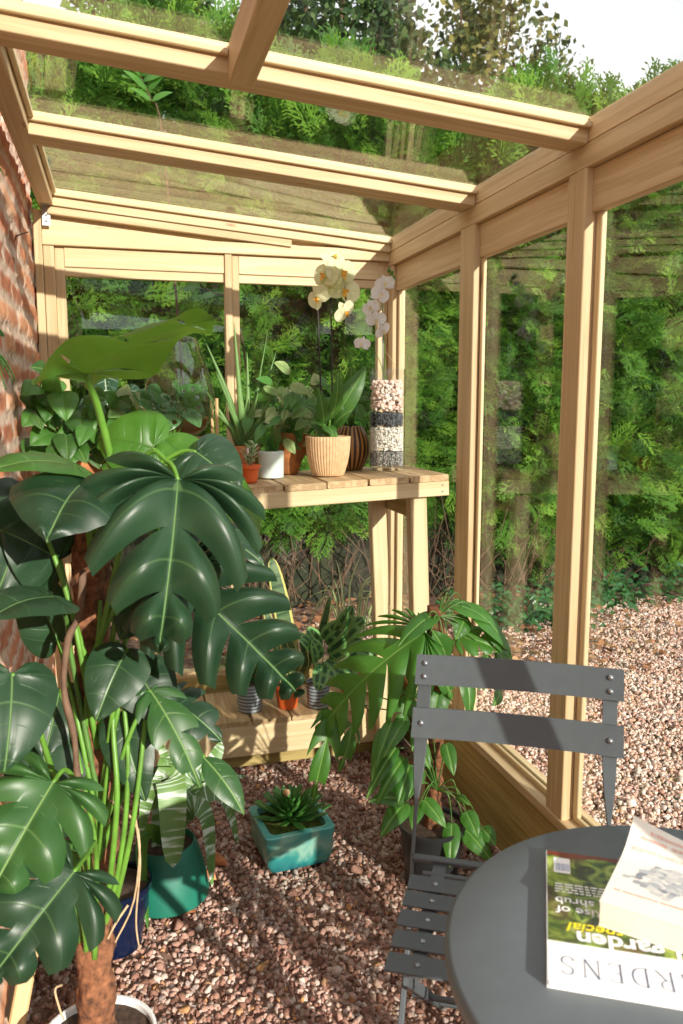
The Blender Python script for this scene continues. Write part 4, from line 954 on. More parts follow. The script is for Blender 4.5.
pot(t, c, .040, .046, .100, GREYRIB)
r = random.Random(2)
m, N, L, out = M_new('prayer_leaf'); p = N('ShaderNodeBsdfPrincipled', Roughness=.4); s = N('ShaderNodeSeparateXYZ'); L(attr(N).outputs['Vector'], s.inputs[0])
bl = math_(N, L, 'MULTIPLY', math_(N, L, 'LESS_THAN', math_(N, L, 'ABSOLUTE', math_(N, L, 'SUBTRACT', s.outputs[1], .5)), .27), math_(N, L, 'LESS_THAN', math_(N, L, 'ABSOLUTE', math_(N, L, 'SUBTRACT', s.outputs[2], .42)), .24))
L(mixc(N, L, bl, (.16, .34, .10), (.025, .10, .03)), p.inputs['Base Color']); L(p.outputs[0], out.inputs[0]); PRAY = m
for k, (b, tp, w) in enumerate((((318, 650), (307, 628), .055), ((325, 640), (345, 622), .06), ((332, 645), (365, 618), .06), ((330, 655), (362, 640), .06), ((325, 662), (340, 680), .055), ((318, 660), (312, 640), .05), ((338, 636), (352, 606), .05), ((322, 665), (318, 690), .05), ((345, 650), (380, 660), .05), ((312, 650), (296, 634), .04), ((340, 668), (362, 690), .05))):
    B = U(b[0], b[1], Y=2.82-.004*k); T = U(tp[0], tp[1], Y=2.78-.006*k)
    leaf_obj(t, 'leaf', PRAY, B, T, w*1.25, [c+V((0, 0, .09)), c*.4+B*.6+V((0, 0, .01)), B], .0018, STEM_D, normal=(0, -.8, .6), kind='round', lobes=6, rows=4, cols=6, bend=.1, seed=k)
c = bpos(352, 2.985)
t = thing('spider_plant', 'spider plant with arching striped ribbon leaves on the low bench behind the prayer plant', 'plant', c)
pot(t, c, .045, .060, .11, TERRA, .015)
for k, (tp, mid) in enumerate((((392, 584), (365, 588)), ((388, 600), (362, 596)), ((336, 560), (340, 580)), ((362, 552), (350, 590)), ((318, 612), (330, 590)), ((326, 640), (332, 610)), ((400, 618), (372, 596)), ((305, 632), (325, 600)), ((376, 640), (362, 600)), ((342, 590), (344, 610)), ((330, 572), (338, 596)), ((384, 570), (362, 590)), ((310, 596), (332, 596)), ((394, 640), (376, 606)))):
    T = U(tp[0], tp[1], Y=2.93+.012*(k % 5)); Mi = U(mid[0], mid[1]-4, Y=2.95); b = c+V((.006*math.cos(k), .006*math.sin(k), .10)); m = MB()
    strap(m, [b, b*.5+Mi*.5+V((0, 0, .012)), Mi, T], .013, (.1, -.4, 1), 'lance', 0, .35, 16); m.build('leaf', L_SPID, t, 180)
c = bpos(250, 2.90)
t = thing('fern', 'feathery fern in a blue grey ridged pot, left end of the low bench plants', 'plant', c)
pot(t, c, .046, .052, .11, GREYRIB)
r = random.Random(8)
for k in range(26):
    a = r.uniform(0, 6.28); ln = r.uniform(.10, .17); d = V((math.cos(a), math.sin(a)*.6, 0)); b = c+V((0, 0, .098)); m = MB()
    P = [b, b+d*ln*.4+V((0, 0, ln*.7)), b+d*ln+V((0, 0, ln*.45))]; m.tube([interp(P, i/8) for i in range(9)], .0009, 4)
    for i in range(1, 12):
        f = i/12; p = interp(P, f); tn = (interp(P, min(1, f+.05))-p).normalized(); sd = tn.cross(V((0, 0, 1))).normalized()
        for sg in (1, -1): leaf(m, p, p+(sd*sg+tn*.35).normalized()*.026*(1.1-f), .009, (0, 0, 1), 'lance', 2, cols=2, rows=2, seed=i)
    m.build('frond', L_GRASS, t, 180)
c = bpos(386, 2.93)
t = thing('bushy_houseplant', 'low bushy green plant in a small terracotta pot at the right of the low bench', 'plant', c)
pot(t, c, .038, .05, .085, TERRA, .014)
for k in range(24):
    a = r.uniform(0, 6.28); e = r.uniform(.2, 1.2); d = V((math.cos(a)*math.cos(e), math.sin(a)*math.cos(e)*.7, math.sin(e))); B = c+V((0, 0, .09))+d*r.uniform(.03, .08); T = B+(d+V((0, -.3, -.5))).normalized()*r.uniform(.045, .07)
    leaf_obj(t, 'leaf', L_POTHOS, B, T, .035, [c+V((0, 0, .075)), B], .0016, STEM, kind='ovate', lobes=4, cols=3, rows=2, seed=k)

# ------------------------------------------------------------------ plants of the tall bench, right to left
# glass cylinder of layered stones with white orchid
Y = 2.62; cx = U(386.5, 450, Y=Y).x; c = V((cx, Y, zs(cx)+.0035)); vr = .0625; vh = .342
t = thing('glass_vase', 'tall clear glass cylinder vase at the right end of the tall bench', 'vase', c)
m = MB(); m.lathe([(0, 0), (vr-.003, 0), (vr, .003), (vr, vh-.002), (vr-.0015, vh), (vr-.003, vh-.002), (vr-.003, .014), (0, .014)], c, 56); m.build('cylinder', GLASS_J, t, 40)
def fill(z0, z1, size, stops, name, label, n):
    r_ = vr-.0045; ri = r_-size*.55; z0_, z1_ = z0+size*.35, z1-size*.25
    a = rng.uniform(0, 6.283, n); q = np.where(rng.random(n) < .72, ri, ri*np.sqrt(rng.random(n))); z = rng.uniform(z0_, z1_, n)
    top = rng.random(n) < .12; z = np.where(top, z1_, z); q = np.where(top, ri*np.sqrt(rng.random(n)), q)
    pts = np.stack([c.x+q*np.cos(a), c.y+q*np.sin(a), c.z+z], 1).astype(np.float32)
    o = scatter(name, STONES, pts, (size*.5*np.exp(rng.normal(0, .18, n))).astype(np.float32), rotmats(n, rng), island_mat(name, stops, .8))
    return tag(o, label, 'pebbles', None, 'stuff')
fill(.014, .062, .006, [(0, (.10, .10, .10)), (.5, (.26, .25, .24)), (1, (.6, .58, .55))], 'grey_sand', 'speckled grey grit, bottom layer in the glass vase', 2600)
fill(.064, .145, .008, [(0, (.74, .68, .60)), (.5, (.86, .82, .75)), (1, (.92, .90, .87))], 'white_grit', 'cream white grit layer in the glass vase above the grey grit', 2300)
fill(.147, .194, .012, [(0, (.035, .04, .045)), (.6, (.08, .09, .10)), (1, (.16, .17, .18))], 'black_pebbles', 'dark grey pebble band in the glass vase between white and pink stones', 800)
fill(.196, .302, .019, [(0, (.80, .52, .43)), (.5, (.90, .70, .62)), (1, (.94, .86, .81))], 'pink_pebbles', 'pale pink pebbles, top layer in the glass vase', 520)
def flower(parent, p, face, s, pm, lm, roll=0, seed=0):
    """moth orchid flower: two broad petals, three sepals and a lip"""
    f = V(face).normalized(); u = V((0, 0, 1)); u = (u-f*u.dot(f)).normalized(); q = Matrix.Rotation(roll, 3, f); u = q @ u; x = u.cross(f); m = MB()
    for an, ln, w, k, dz in ((90, .50, .36, 'ovate', -.004), (210, .50, .34, 'ovate', -.004), (330, .50, .34, 'ovate', -.004), (12, .52, .62, 'round', .002), (168, .52, .62, 'round', .002)):
        d = x*math.cos(R(an))+u*math.sin(R(an)); b = V(p)+d*s*.03+f*dz; leaf(m, b, b+d*s*ln-f*s*.06, s*w, f, k, 4, cols=4, rows=3, bend=-.06, droop=-.25, fold=-.06, wave=.02, seed=seed)
    o = m.build('flower', pm, parent, 180)
    m = MB(); b = V(p)+f*.002; m.blob(b+f*s*.06-u*s*.05, (s*.06,)*3, seed, .2); leaf(m, b-u*s*.02+f*s*.04, b-u*s*.20+f*s*.12, s*.18, f+u*.5, 'lance', 3, cols=3, rows=2)
    for sg in (1, -1): leaf(m, b+f*s*.03, b+x*sg*s*.11+f*s*.12+u*s*.03, s*.10, f, 'round', 3, cols=3, rows=2)
    m.build('lip', lm, o, 180)
top = c+V((0, 0, .27))
t = thing('white_orchid', 'small white moth orchid with hanging sprig of flowers standing in the glass vase', 'orchid', top)
S1 = [U(386, 384, Y=2.62), U(384, 340, Y=2.61), U(382, 300, Y=2.60), U(384, 284, Y=2.60), U(391, 274, Y=2.60)]
m = MB(); m.tube([interp(S1, i/20) for i in range(21)], .0018, 6); m.build('stem', STEM, t, 180)
m = MB(); m.tube([U(383, 390, Y=2.63), U(382.6, 305, Y=2.63)], .0022, 6); m.build('support_stick', plain('support_grey', (.35, .40, .38), .6), t, 180)
S2 = [U(386, 384, Y=2.62), U(380, 362, Y=2.60), U(372, 348, Y=2.58), U(364, 344, Y=2.57)]
m = MB(); m.tube([interp(S2, i/14) for i in range(15)], .0014, 6); m.build('stem', STEM, t, 180)
m = MB(); m.tube([interp([U(390, 384, Y=2.62), U(394, 366, Y=2.60), U(386, 352, Y=2.60)], i/10) for i in range(11)], .001, 6); m.build('aerial_root', ROOT, t, 180)
for k, (x, y, s, fx, fz, rl) in enumerate(((385, 284, .062, -.3, .0, .2), (380, 295, .066, .2, -.1, -.3), (371, 308, .058, -.8, -.2, .4), (376, 320, .064, -.2, -.4, .1), (383, 331, .058, .5, -.5, .7), (362, 344, .052, -.5, .1, -.2))):
    flower(t, U(x, y, Y=2.585-.006*k), (fx, -1, fz), s, PETAL_W, LIP_W, rl, k)
for k, (x, y) in enumerate(((392, 273), (394, 278), (389, 270))): m = MB(); m.blob(U(x, y, Y=2.59), (.006, .006, .009), k, .1); m.build('bud', STEM, t, 180)
# brown ribbed round pot
Y = 2.71; c = onshelf(351, Y, .04)
t = thing('leafy_houseplant', 'green leafy plant in a round brown ribbed pot between the ribbed beige pot and vase', 'plant', c)
pot(t, c, .040, .043, .150, BROWNRIB, bulge=.026, n=88)
for k, (b, tp, w) in enumerate((((350, 400), (338, 376), .05), ((352, 398), (366, 382), .05), ((356, 402), (370, 412), .04), ((346, 404), (330, 402), .045), ((352, 404), (352, 418), .04), ((358, 396), (374, 398), .045), ((345, 396), (322, 386), .05), ((350, 390), (352, 366), .05), ((342, 404), (326, 416), .04), ((357, 405), (364, 424), .04))):
    B = U(b[0], b[1], Y=2.70-.004*k); T = U(tp[0], tp[1], Y=2.68-.004*k)
    leaf_obj(t, 'leaf', L_MID if k % 3 else L_POTHOS, B, T, w, [c+V((0, 0, .14)), B], .0022, STEM, kind='ovate', lobes=5, cols=4, rows=3, seed=k)
# beige ribbed pot with cream orchid
Y = 2.56; c = onshelf(328, Y, .045)
t = thing('cream_orchid', 'cream yellow moth orchid with tall dark stems in a ribbed beige pot', 'orchid', c)
pot(t, c, .052, .0735, .128, BEIGE, ribs=44, rib=.0022, bulge=.006, soilmat=plain('bark', (.16, .09, .045), .9, 0, .5, 60, .8), sdep=.01)
SA = [U(333, 432, Y=2.56), U(332, 380, Y=2.565), U(331, 310, Y=2.565), U(330, 272, Y=2.56), U(334, 258, Y=2.55), U(342, 268, Y=2.53), U(346, 300, Y=2.52)]
SB_ = [U(322, 432, Y=2.57), U(320, 370, Y=2.575), U(318, 312, Y=2.575), U(319, 290, Y=2.57), U(324, 272, Y=2.56)]
for S in (SA, SB_):
    m = MB(); m.tube([interp(S, i/24) for i in range(25)], .0026, 6); m.build('stem', STEM_BK, t, 180)
for k, (x, y, s, fx, fz, rl) in enumerate(((334, 258, .085, .3, 1.2, .3), (325, 276, .10, -1.6, .3, -.2), (342, 273, .105, .35, -.05, .1), (318, 298, .085, -1.5, -.5, .5), (344, 291, .108, .15, -.1, -.25), (330, 284, .08, -1.2, .6, .4), (345, 312, .075, .5, -.5, .8))):
    flower(t, U(x, y, Y=2.525-.012*(k % 4)), (fx, -1, fz), s, PETAL_Y, LIP_Y, rl, k)
for k, (b, tp, w, nr) in enumerate((((330, 424), (366, 366), .075, (.2, -.8, .5)), ((332, 424), (344, 400), .045, (.1, -1, .2)), ((326, 426), (302, 404), .06, (-.2, -.6, .7)), ((326, 426), (334, 436), .05, (0, -.6, .8)), ((334, 426), (352, 410), .05, (.3, -.7, .6)), ((322, 426), (310, 424), .04, (-.2, -.8, .6)), ((324, 424), (318, 388), .05, (-.1, -1, .2)), ((330, 420), (338, 372), .045, (.1, -1, .1)))):
    B = U(b[0], b[1], Y=2.55-.006*k); T = U(tp[0], tp[1], Y=2.53-.012*k); leaf_obj(t, 'leaf', L_MID, B, T, w, [c+V((0, 0, .122)), B], .004, STEM, normal=nr, kind='lance', lobes=4, cols=4, rows=3, bend=.16, seed=k)
# flared terracotta pot with variegated plant
Y = 2.70; c = onshelf(288, Y, .03); tl = Matrix.Rotation(R(5), 4, 'Y').to_euler()
t = thing('variegated_ivy', 'cream and green variegated trailing plant in a flared rusty terracotta pot', 'plant', c)
pot(t, c, .032, .066, .140, TERRA_D, tilt=tl)
r = random.Random(12)
for k in range(86):
    px, py = r.gauss(292, 19), r.gauss(407, 17); py = min(py, 440); B = U(px, py, Y=2.64+r.uniform(-.06, .07)); a = r.uniform(-2.6, -.4) if r.random() < .6 else r.uniform(0, 6.28); d = V((math.cos(a), -.5, math.sin(a)*.7)).normalized()
    leaf_obj(t, 'leaf', (L_VARI, L_POTHOS, L_VARI, L_GRASS)[k % 4], B, B+d*r.uniform(.045, .08), r.uniform(.026, .044), [c+V((r.uniform(-.03, .03), r.uniform(-.02, .02), .13)), (c+B)/2+V((0, 0, .09)), B], .0011, STEM, kind='ovate' if k % 2 else 'lance', lobes=3, cols=3, rows=2, seed=k)
for k, (x, y) in enumerate(((292, 393), (285, 405), (296, 388), (281, 398))):
    m = MB(); p = U(x, y, Y=2.63)
    for j in range(5): a = j*1.256+k; leaf(m, p, p+V((math.cos(a)*.016, -.006, math.sin(a)*.016)), .012, (0, -1, .2), 'round', 2, cols=2, rows=2)
    m.build('flower', PETAL_Y, t, 180)
# mint white pot with grassy plant
Y = 2.60; c = onshelf(271, Y, .042)
t = thing('grassy_houseplant', 'grassy green plant in a plain pale mint cylinder pot', 'plant', c)
pot(t, c, .041, .0425, .088, MINT, sdep=.008)
for k in range(46):
    a = r.uniform(0, 6.28); ln = r.uniform(.05, .10); d = V((math.cos(a), math.sin(a), 0)); b = c+V((r.uniform(-.02, .02), r.uniform(-.02, .02), .08)); e = r.uniform(.4, 1.4); m = MB()
    P = [b, b+d*ln*.4*math.cos(e)+V((0, 0, ln*.6)), b+d*ln*math.cos(e)+V((0, 0, ln*math.sin(e)*.9))]; strap(m, P, .005, (0, -.3, 1), 'taper', 0, .4, 8); m.build('leaf', L_GRASS, t, 180)
# mini orange pot with pale succulent
Y = 2.50; c = onshelf(250, Y, .024)
t = thing('pale_succulent', 'tiny pale green succulent in a miniature orange pot at the bench front edge', 'plant', c)
pot(t, c, .0215, .0285, .056, ORANGE, .012, sdep=.006)
m = MB(); m.tube([c+V((0, 0, .05)), c+V((.003, 0, .09)), c+V((.010, 0, .125))], .0022, 6); m.build('stem', STEM, t, 180); m = MB(); m.tube([c+V((-.004, 0, .05)), c+V((-.008, 0, .08)), c+V((-.008, -.004, .105))], .002, 6); m.build('stem', STEM, t, 180)
for k in range(22):
    a = k*2.4; z = .056+.0032*k; x0 = (.003+.007*max(0, z-.09)/.035) if k % 3 else -.008; z = z if k % 3 else min(z, .105); d = V((math.cos(a), math.sin(a), .45)).normalized(); b = c+V((x0, 0, z)); m = MB()
    strap(m, [b, b+d*.015, b+d*.028+V((0, 0, .003))], .014, (0, 0, 1), 'sword', .004, .1, 6); m.build('leaf', L_JADE, t, 180)
m = MB(); m.tube([c+V((-.009, -.014, .085)), c+V((-.010, -.015, .112))], [.0045, .0032], 8); m.build('white_bud', PETAL_W, t, 180)
# aloe in terracotta
Y = 2.66; c = onshelf(243, Y, .045)
t = thing('aloe', 'speckled aloe with tall fleshy leaves in a terracotta pot behind the mini pot', 'plant', c)
pot(t, c, .040, .054, .108, TERRA, .02)
for k, (tp, mid, w, yy) in enumerate((((234, 322), (240, 395), .032, -.02), ((206, 343), (228, 395), .030, .0), ((262, 362), (256, 400), .026, .0), ((216, 372), (232, 410), .026, -.03), ((247, 352), (248, 400), .028, .02), ((276, 352), (262, 398), .022, .03), ((204, 388), (224, 418), .024, -.02), ((258, 392), (252, 420), .024, -.05), ((226, 402), (236, 424), .02, -.06), ((280, 380), (264, 412), .022, -.02), ((268, 330), (258, 385), .014, .05), ((212, 408), (230, 428), .018, -.05), ((285, 404), (262, 424), .018, -.04))):
    T = U(tp[0], tp[1], Y=2.66+yy); Mi = U(mid[0], mid[1], Y=2.66+yy*.7); b = c+V((.01*math.cos(k*2), .01*math.sin(k*2), .095)); m = MB()
    strap(m, [b, b*.5+Mi*.5, Mi, T], w*1.35, (T-b).cross(V((0, 1, .1))).cross(T-b), 'taper', .011, .3, 16); m.build('leaf', L_ALOE, t, 180)
# swiss cheese vine
Y = 2.45; c = onshelf(168, Y, .04)
t = thing('swiss_cheese_vine', 'holey leaved vine in a terracotta pot in front of the glass terrarium', 'plant', c)
pot(t, c, .042, .056, .118, TERRA, .02)
for k, (b, tp, w, nr) in enumerate((((170, 402), (150, 408), .075, (-.1, -.8, .6)), ((186, 405), (205, 418), .07, (.2, -1, .3)), ((184, 398), (208, 388), .07, (.3, -1, .2)), ((172, 412), (166, 432), .075, (0, -1, .3)), ((178, 394), (172, 382), .06, (0, -.8, .6)), ((150, 402), (132, 396), .07, (-.2, -.9, .4)), ((160, 396), (146, 388), .06, (-.2, -.9, .4)), ((190, 414), (200, 428), .05, (.2, -1, .2)))):
    B = U(b[0], b[1], Y=2.42-.005*k); T = U(tp[0], tp[1], Y=2.40-.01*k); leaf_obj(t, 'leaf', L_ADAN, B, T, w, [c+V((0, 0, .11)), c*.4+B*.6+V((0, 0, .05)), B], .0022, STEM, normal=nr, kind='heart', lobes=6, slit=.62 if k < 5 else 0, hole=True, cols=10, rows=4, bend=.06, seed=k)
# glass terrarium on a wooden stand
Y = 2.63; X = U(180, 430, Y=Y).x; zb = U(180, 436, Y=Y).z; zt_ = U(180, 338, Y=Y).z; c = V((X, Y, zs(X)+.004))
t = thing('glass_terrarium', 'large clear teardrop glass vessel on a slim wooden stand, left half of the tall bench', 'terrarium', c)
h = zt_-zb; m = MB(); prof = [(0, 0), (.05, .001), (.078, .02), (.100, .06), (.111, .11), (.112, .14), (.104, .19), (.088, .25), (.068, .31), (.058, .335)]; sc = h/.335
prof = [(r_, z*sc) for r_, z in prof]; m.lathe(prof+[(r_-.0025, z+.0015) for r_, z in reversed(prof[1:])]+[(0, .003)], (X, Y, zb), 56); m.build('vessel', GLASS_T, t, 180)
m = MB(); m.lathe([(0, .004), (.046, .005), (.074, .022), (.093, .056), (.088, .062), (.05, .066), (0, .064)], (X, Y, zb), 32); m.build('amber_soil', plain('amber_soil', (.22, .085, .025), .6, 0, .5, 40, .5), t, 180)
sx = U(217, 420, Y=Y-.07).x-X
for ax, ay in ((sx, -.07), (-sx, -.07), (sx, .07), (-sx, .07)):
    m = MB(); m.tube([V((X+ax, Y+ay, zs(X+ax)+.001)), V((X+ax, Y+ay, zb+.12))], .0055, 8); m.build('leg', W_STICK, t)
for ay in (-.07, .07):
    m = MB(); m.tube([V((X-sx, Y+ay, zb-.010)), V((X+sx, Y+ay, zb-.010))], .005, 8); m.build('rail', W_STICK, t)
for ax in (-1, 1):
    m = MB(); m.tube([V((X+sx*ax, Y-.07, zb-.008)), V((X+sx*ax, Y+.07, zb-.008))], .005, 8); m.build('rail', W_STICK, t)
# alocasia
Y = 2.70; c = onshelf(102, Y, .035)
t = thing('alocasia', 'dark arrow leaved alocasia with white veins, left of the glass terrarium', 'plant', c)
pot(t, c, .038, .05, .10, TERRA_D, .014)
for k, (b, tp, w) in enumerate((((105, 378), (108, 408), .085), ((128, 392), (140, 418), .08), ((92, 404), (82, 432), .075))):
    B = U(b[0], b[1], Y=2.62-.02*k); T = U(tp[0], tp[1], Y=2.57-.02*k)
    leaf_obj(t, 'leaf', L_ALOC, B, T, w, [c+V((0, 0, .09)), c*.5+B*.5+V((0, .03, .08)), B], .003, STEM, normal=(0, -1, .2), kind='arrow', lobes=5, cols=6, rows=4, seed=k)
# pothos at the wall
Y = 2.52; c = onshelf(62, Y, .05); c.x = max(c.x, -.125)
t = thing('pothos', 'bushy green pothos on the tall bench against the brick wall', 'plant', c)
pot(t, c, .05, .066, .12, TERRA, .02)
LP = [((58, 380), (44, 402), .07), ((48, 372), (30, 368), .06), ((62, 392), (66, 422), .085), ((40, 408), (26, 412), .07), ((46, 420), (56, 408), .06), ((36, 442), (28, 462), .075), ((52, 432), (30, 446), .085), ((66, 436), (68, 462), .07), ((80, 410), (92, 438), .085), ((88, 396), (108, 400), .07), ((98, 428), (108, 452), .08), ((70, 378), (80, 362), .06), ((86, 380), (96, 372), .06), ((60, 402), (40, 390), .07), ((76, 446), (64, 468), .08), ((90, 446), (100, 470), .07), ((44, 456), (22, 470), .07), ((56, 462), (42, 480), .07), ((110, 412), (124, 428), .08), ((116, 400), (132, 408), .075), ((74, 424), (58, 440), .06), ((34, 396), (22, 388), .055), ((104, 440), (122, 456), .07), ((82, 428), (76, 446), .06), ((52, 394), (58, 372), .06), ((94, 412), (104, 424), .06), ((118, 440), (134, 462), .07), ((60, 448), (48, 470), .06)]
r = random.Random(31)
for k in range(22):
    x, y = r.uniform(30, 122), r.uniform(384, 462); a = r.uniform(.3, 2.8); LP.append(((x, y), (x+math.cos(a)*20, y+math.sin(a)*22), r.uniform(.05, .08)))
for k, (b, tp, w) in enumerate(LP):
    yy = 2.50-.05*((k*7) % 5)/2; B = U(b[0], b[1], Y=yy); T = U(tp[0], tp[1], Y=yy-.05)
    B.x = max(B.x, -.255); T.x = max(T.x, -.262)
    leaf_obj(t, 'leaf', (L_POTHOS, L_MID, L_POTHOS, L_DULL)[k % 4], B, T, w, [c+V((0, 0, .11)), c*.4+B*.6+V((0, 0, .04)), B], .0024, STEM, kind='heart' if k % 2 else 'ovate', lobes=5, cols=5, rows=3, bend=.14, seed=k)
# variegated plant between pothos and terrarium
Y = 2.46; c = onshelf(128, Y, .035); c.y = 2.47
t = thing('striped_houseplant', 'pale striped leafy plant on the tall bench between the pothos and holey vine', 'plant', c)
pot(t, c, .034, .044, .09, TERRA, .014)
for k, (b, tp, w) in enumerate((((118, 404), (102, 392), .055), ((124, 400), (128, 384), .05), ((130, 404), (148, 396), .055), ((122, 410), (108, 418), .05), ((132, 412), (146, 420), .05), ((126, 416), (126, 436), .05), ((120, 420), (106, 432), .045), ((134, 406), (140, 392), .045))):
    B = U(b[0], b[1], Y=2.43-.005*k); T = U(tp[0], tp[1], Y=2.40-.008*k)
    leaf_obj(t, 'leaf', L_VARI if k % 2 else L_POTHOS, B, T, w, [c+V((0, 0, .08)), B], .002, STEM, kind='ovate', lobes=5, cols=4, rows=3, seed=k)

# ------------------------------------------------------------------ on the gravel
def sq(prof_r, z, n=12):
    out = []; r = .018
    for cx, cy, a0 in ((1, 1, 0), (-1, 1, 90), (-1, -1, 180), (1, -1, 270)):
        for k in range(n//4+1):
            a = R(a0+90*k/(n//4)); out.append(V((cx*(prof_r-r)+r*math.cos(a), cy*(prof_r-r)+r*math.sin(a), z)))
    return out
c = V((.452, 2.215, .012)); rot = Matrix.Rotation(R(6), 3, 'Z')
t = thing('teal_planter', 'square teal glazed pot holding a spiky green rosette succulent on the gravel', 'planter', c)
m = MB(); rings = [sq(.076, 0), sq(.090, .006), sq(.100, .03), sq(.103, .088), sq(.1045, .092), sq(.106, .118), sq(.102, .121), sq(.086, .120), sq(.084, .11), sq(.08, .04)]
nn = len(rings[0]); vs = [c+rot @ p for rg in rings for p in rg]
gs = [(p.x, p.z/.12, p.y) for rg in rings for p in rg]
fs = [(i*nn+k, i*nn+(k+1) % nn, (i+1)*nn+(k+1) % nn, (i+1)*nn+k) for i in range(len(rings)-1) for k in range(nn)]+[tuple(range(nn-1, -1, -1)), tuple(range((len(rings)-1)*nn, len(rings)*nn))]
m.add(vs, fs, gs)
mm, N, L, out = M_new('teal_glaze'); p = N('ShaderNodeBsdfPrincipled', Roughness=.3); s = N('ShaderNodeSeparateXYZ'); L(attr(N).outputs['Vector'], s.inputs[0]); tc = N('ShaderNodeTexCoord')
n1 = N('ShaderNodeTexNoise', Scale=16.0, Detail=4.0, Distortion=.8); L(tc.outputs['Object'], n1.inputs['Vector'])
L(ramp(N, L, math_(N, L, 'ADD', math_(N, L, 'MULTIPLY', s.outputs[1], .5), math_(N, L, 'MULTIPLY', n1.outputs[0], .7)), [(.3, (.015, .16, .19)), (.5, (.045, .31, .29)), (.66, (.30, .54, .44)), (.88, (.09, .40, .38))]), p.inputs['Base Color']); L(p.outputs[0], out.inputs[0])
m.build('pot', mm, t, 30)
m = MB(); P = [c+rot @ q for q in sq(.0855, .100)]; m.add(P+[c+V((0, 0, .106))], [(k, (k+1) % nn, nn) for k in range(nn)]); m.build('moss', plain('moss', (.10, .13, .02), .95, 0, .6, 80, .9), t, 180)
ec = c+V((.004, .014, .108))
for k in range(64):
    f = k/64; a = k*2.39996; e = .08+f*1.2; ln = .118*(1-f*.5); d = V((math.cos(a)*math.cos(e), math.sin(a)*math.cos(e), math.sin(e))); b = ec+V((math.cos(a), math.sin(a), 0))*.012*(1-f)+V((0, 0, .012*f)); m = MB()
    strap(m, [b, b+d*ln*.55, b+d*ln+V((0, 0, ln*.12))], .024*(1-f*.4), (0, 0, 1), 'sword', .005, .25, 7); m.build('leaf', L_ECHE, t, 180)
m = MB(); m.blob(ec+V((-.012, .01, .075)), (.010, .010, .012), 3, .3); m.build('dry_bud', plain('dry_bud', (.70, .42, .22), .8), t, 180)
# green pot with bromeliad
c = U(186, 890, Z=.012); c = V((.078, 2.06, .012))
t = thing('bromeliad', 'silver banded bromeliad in a flared dark green pot on the gravel', 'plant', c)
m = MB(); m.lathe([(0, 0), (.052, 0), (.055, .004), (.058, .030), (.104, .033), (.112, .036), (.113, .042), (.104, .10), (.090, .155), (.078, .185), (.074, .186), (.070, .17), (.03, .16), (0, .16)], c, 56); m.build('pot', DGREEN, t, 40)
m = MB(); m.lathe([(.071, .172), (.04, .176), (0, .175)], c, 20); m.build('soil', SOIL, t, 180)
for k, (mid, tp, w, yy, nr) in enumerate((((172, 792), (173, 868), .075, -.14, (0, -1, .3)), ((205, 815), (212, 888), .068, -.06, (.5, -.8, .4)), ((222, 795), (238, 845), .062, .06, (.5, -.7, .4)), ((150, 790), (140, 838), .06, -.1, (-.4, -.8, .4)), ((190, 768), (180, 735), .055, .08, (.1, -1, -.1)), ((215, 782), (246, 776), .05, .12, (.2, -.5, .9)), ((155, 775), (128, 790), .055, .06, (-.3, -.5, .9)), ((142, 845), (148, 930), .045, -.16, (-.3, -1, .2)), ((170, 765), (155, 735), .05, .05, (-.2, -1, -.1)), ((206, 770), (222, 742), .05, .1, (.2, -1, 0)))):
    Mi = U(mid[0], mid[1], Y=2.06+yy*.6); T = U(tp[0], tp[1], Y=2.06+yy); b = c+V((0, 0, .165)); m = MB(); ht = V((b.x*.55+Mi.x*.45, b.y*.6+Mi.y*.4, max(b.z, Mi.z)+.004))
    strap(m, [b, ht, Mi, T], w, nr, 'band' if k in (0, 9) else 'lance', 0, .22, 20); m.build('leaf', L_BROM if k != 7 else L_POTHOS, t, 180)
# dark blue pot behind the pole
c = V((-.055, 1.93, .012))
t = thing('blue_pot_plant', 'dark leaved plant in a glossy navy blue pot behind the coir pole', 'plant', c)
pot(t, c, .062, .088, .17, DBLUE, .016)
r = random.Random(21)
for k in range(16):
    a = r.uniform(1.8, 4.9); d = V((math.cos(a)*.8, math.sin(a)*.6, r.uniform(.5, 1.6))).normalized(); B = c+V((0, 0, .17))+d*r.uniform(.06, .2); T = B+(d+V((0, -.4, -.5))).normalized()*r.uniform(.09, .14); T.x = max(T.x, -.24); B.x = max(B.x, -.24)
    leaf_obj(t, 'leaf', L_DULL if k % 3 == 0 else L_MID, B, T, .06, [c+V((0, 0, .155)), B], .003, STEM_D, kind='lance', lobes=5, cols=4, rows=3, seed=k)
# terracotta shards
def shard(x, y, s, lab, seed):
    p = U(x, y, Z=.02); r = random.Random(seed); b = bmesh.new()
    for k in range(12): b.verts.new((r.uniform(-1, 1)*s, r.uniform(-.6, .6)*s, r.uniform(-.4, .4)*s))
    h = bmesh.ops.convex_hull(b, input=b.verts); bmesh.ops.delete(b, geom=[g for g in h['geom_interior'] if isinstance(g, bmesh.types.BMVert)], context='VERTS'); b.verts.index_update()
    m = MB(); zmin = min(v.co.z for v in b.verts); q = Matrix.Rotation(r.uniform(0, 3), 3, 'Z'); m.add([V((p.x, p.y, .014))+q @ (v.co-V((0, 0, zmin))) for v in b.verts], [tuple(v.index for v in f.verts) for f in b.faces]); b.free()
    tag(m.build('brick_shard', TERRA, None, 0), lab, 'shard', 'broken terracotta pieces on the gravel')
shard(216, 862, .052, 'broken terracotta piece on the gravel right of the green pot', 1)
shard(182, 912, .044, 'broken terracotta piece at the front foot of the green pot', 2)
shard(209, 876, .028, 'small terracotta chip tucked under the green pot rim, right side', 3)
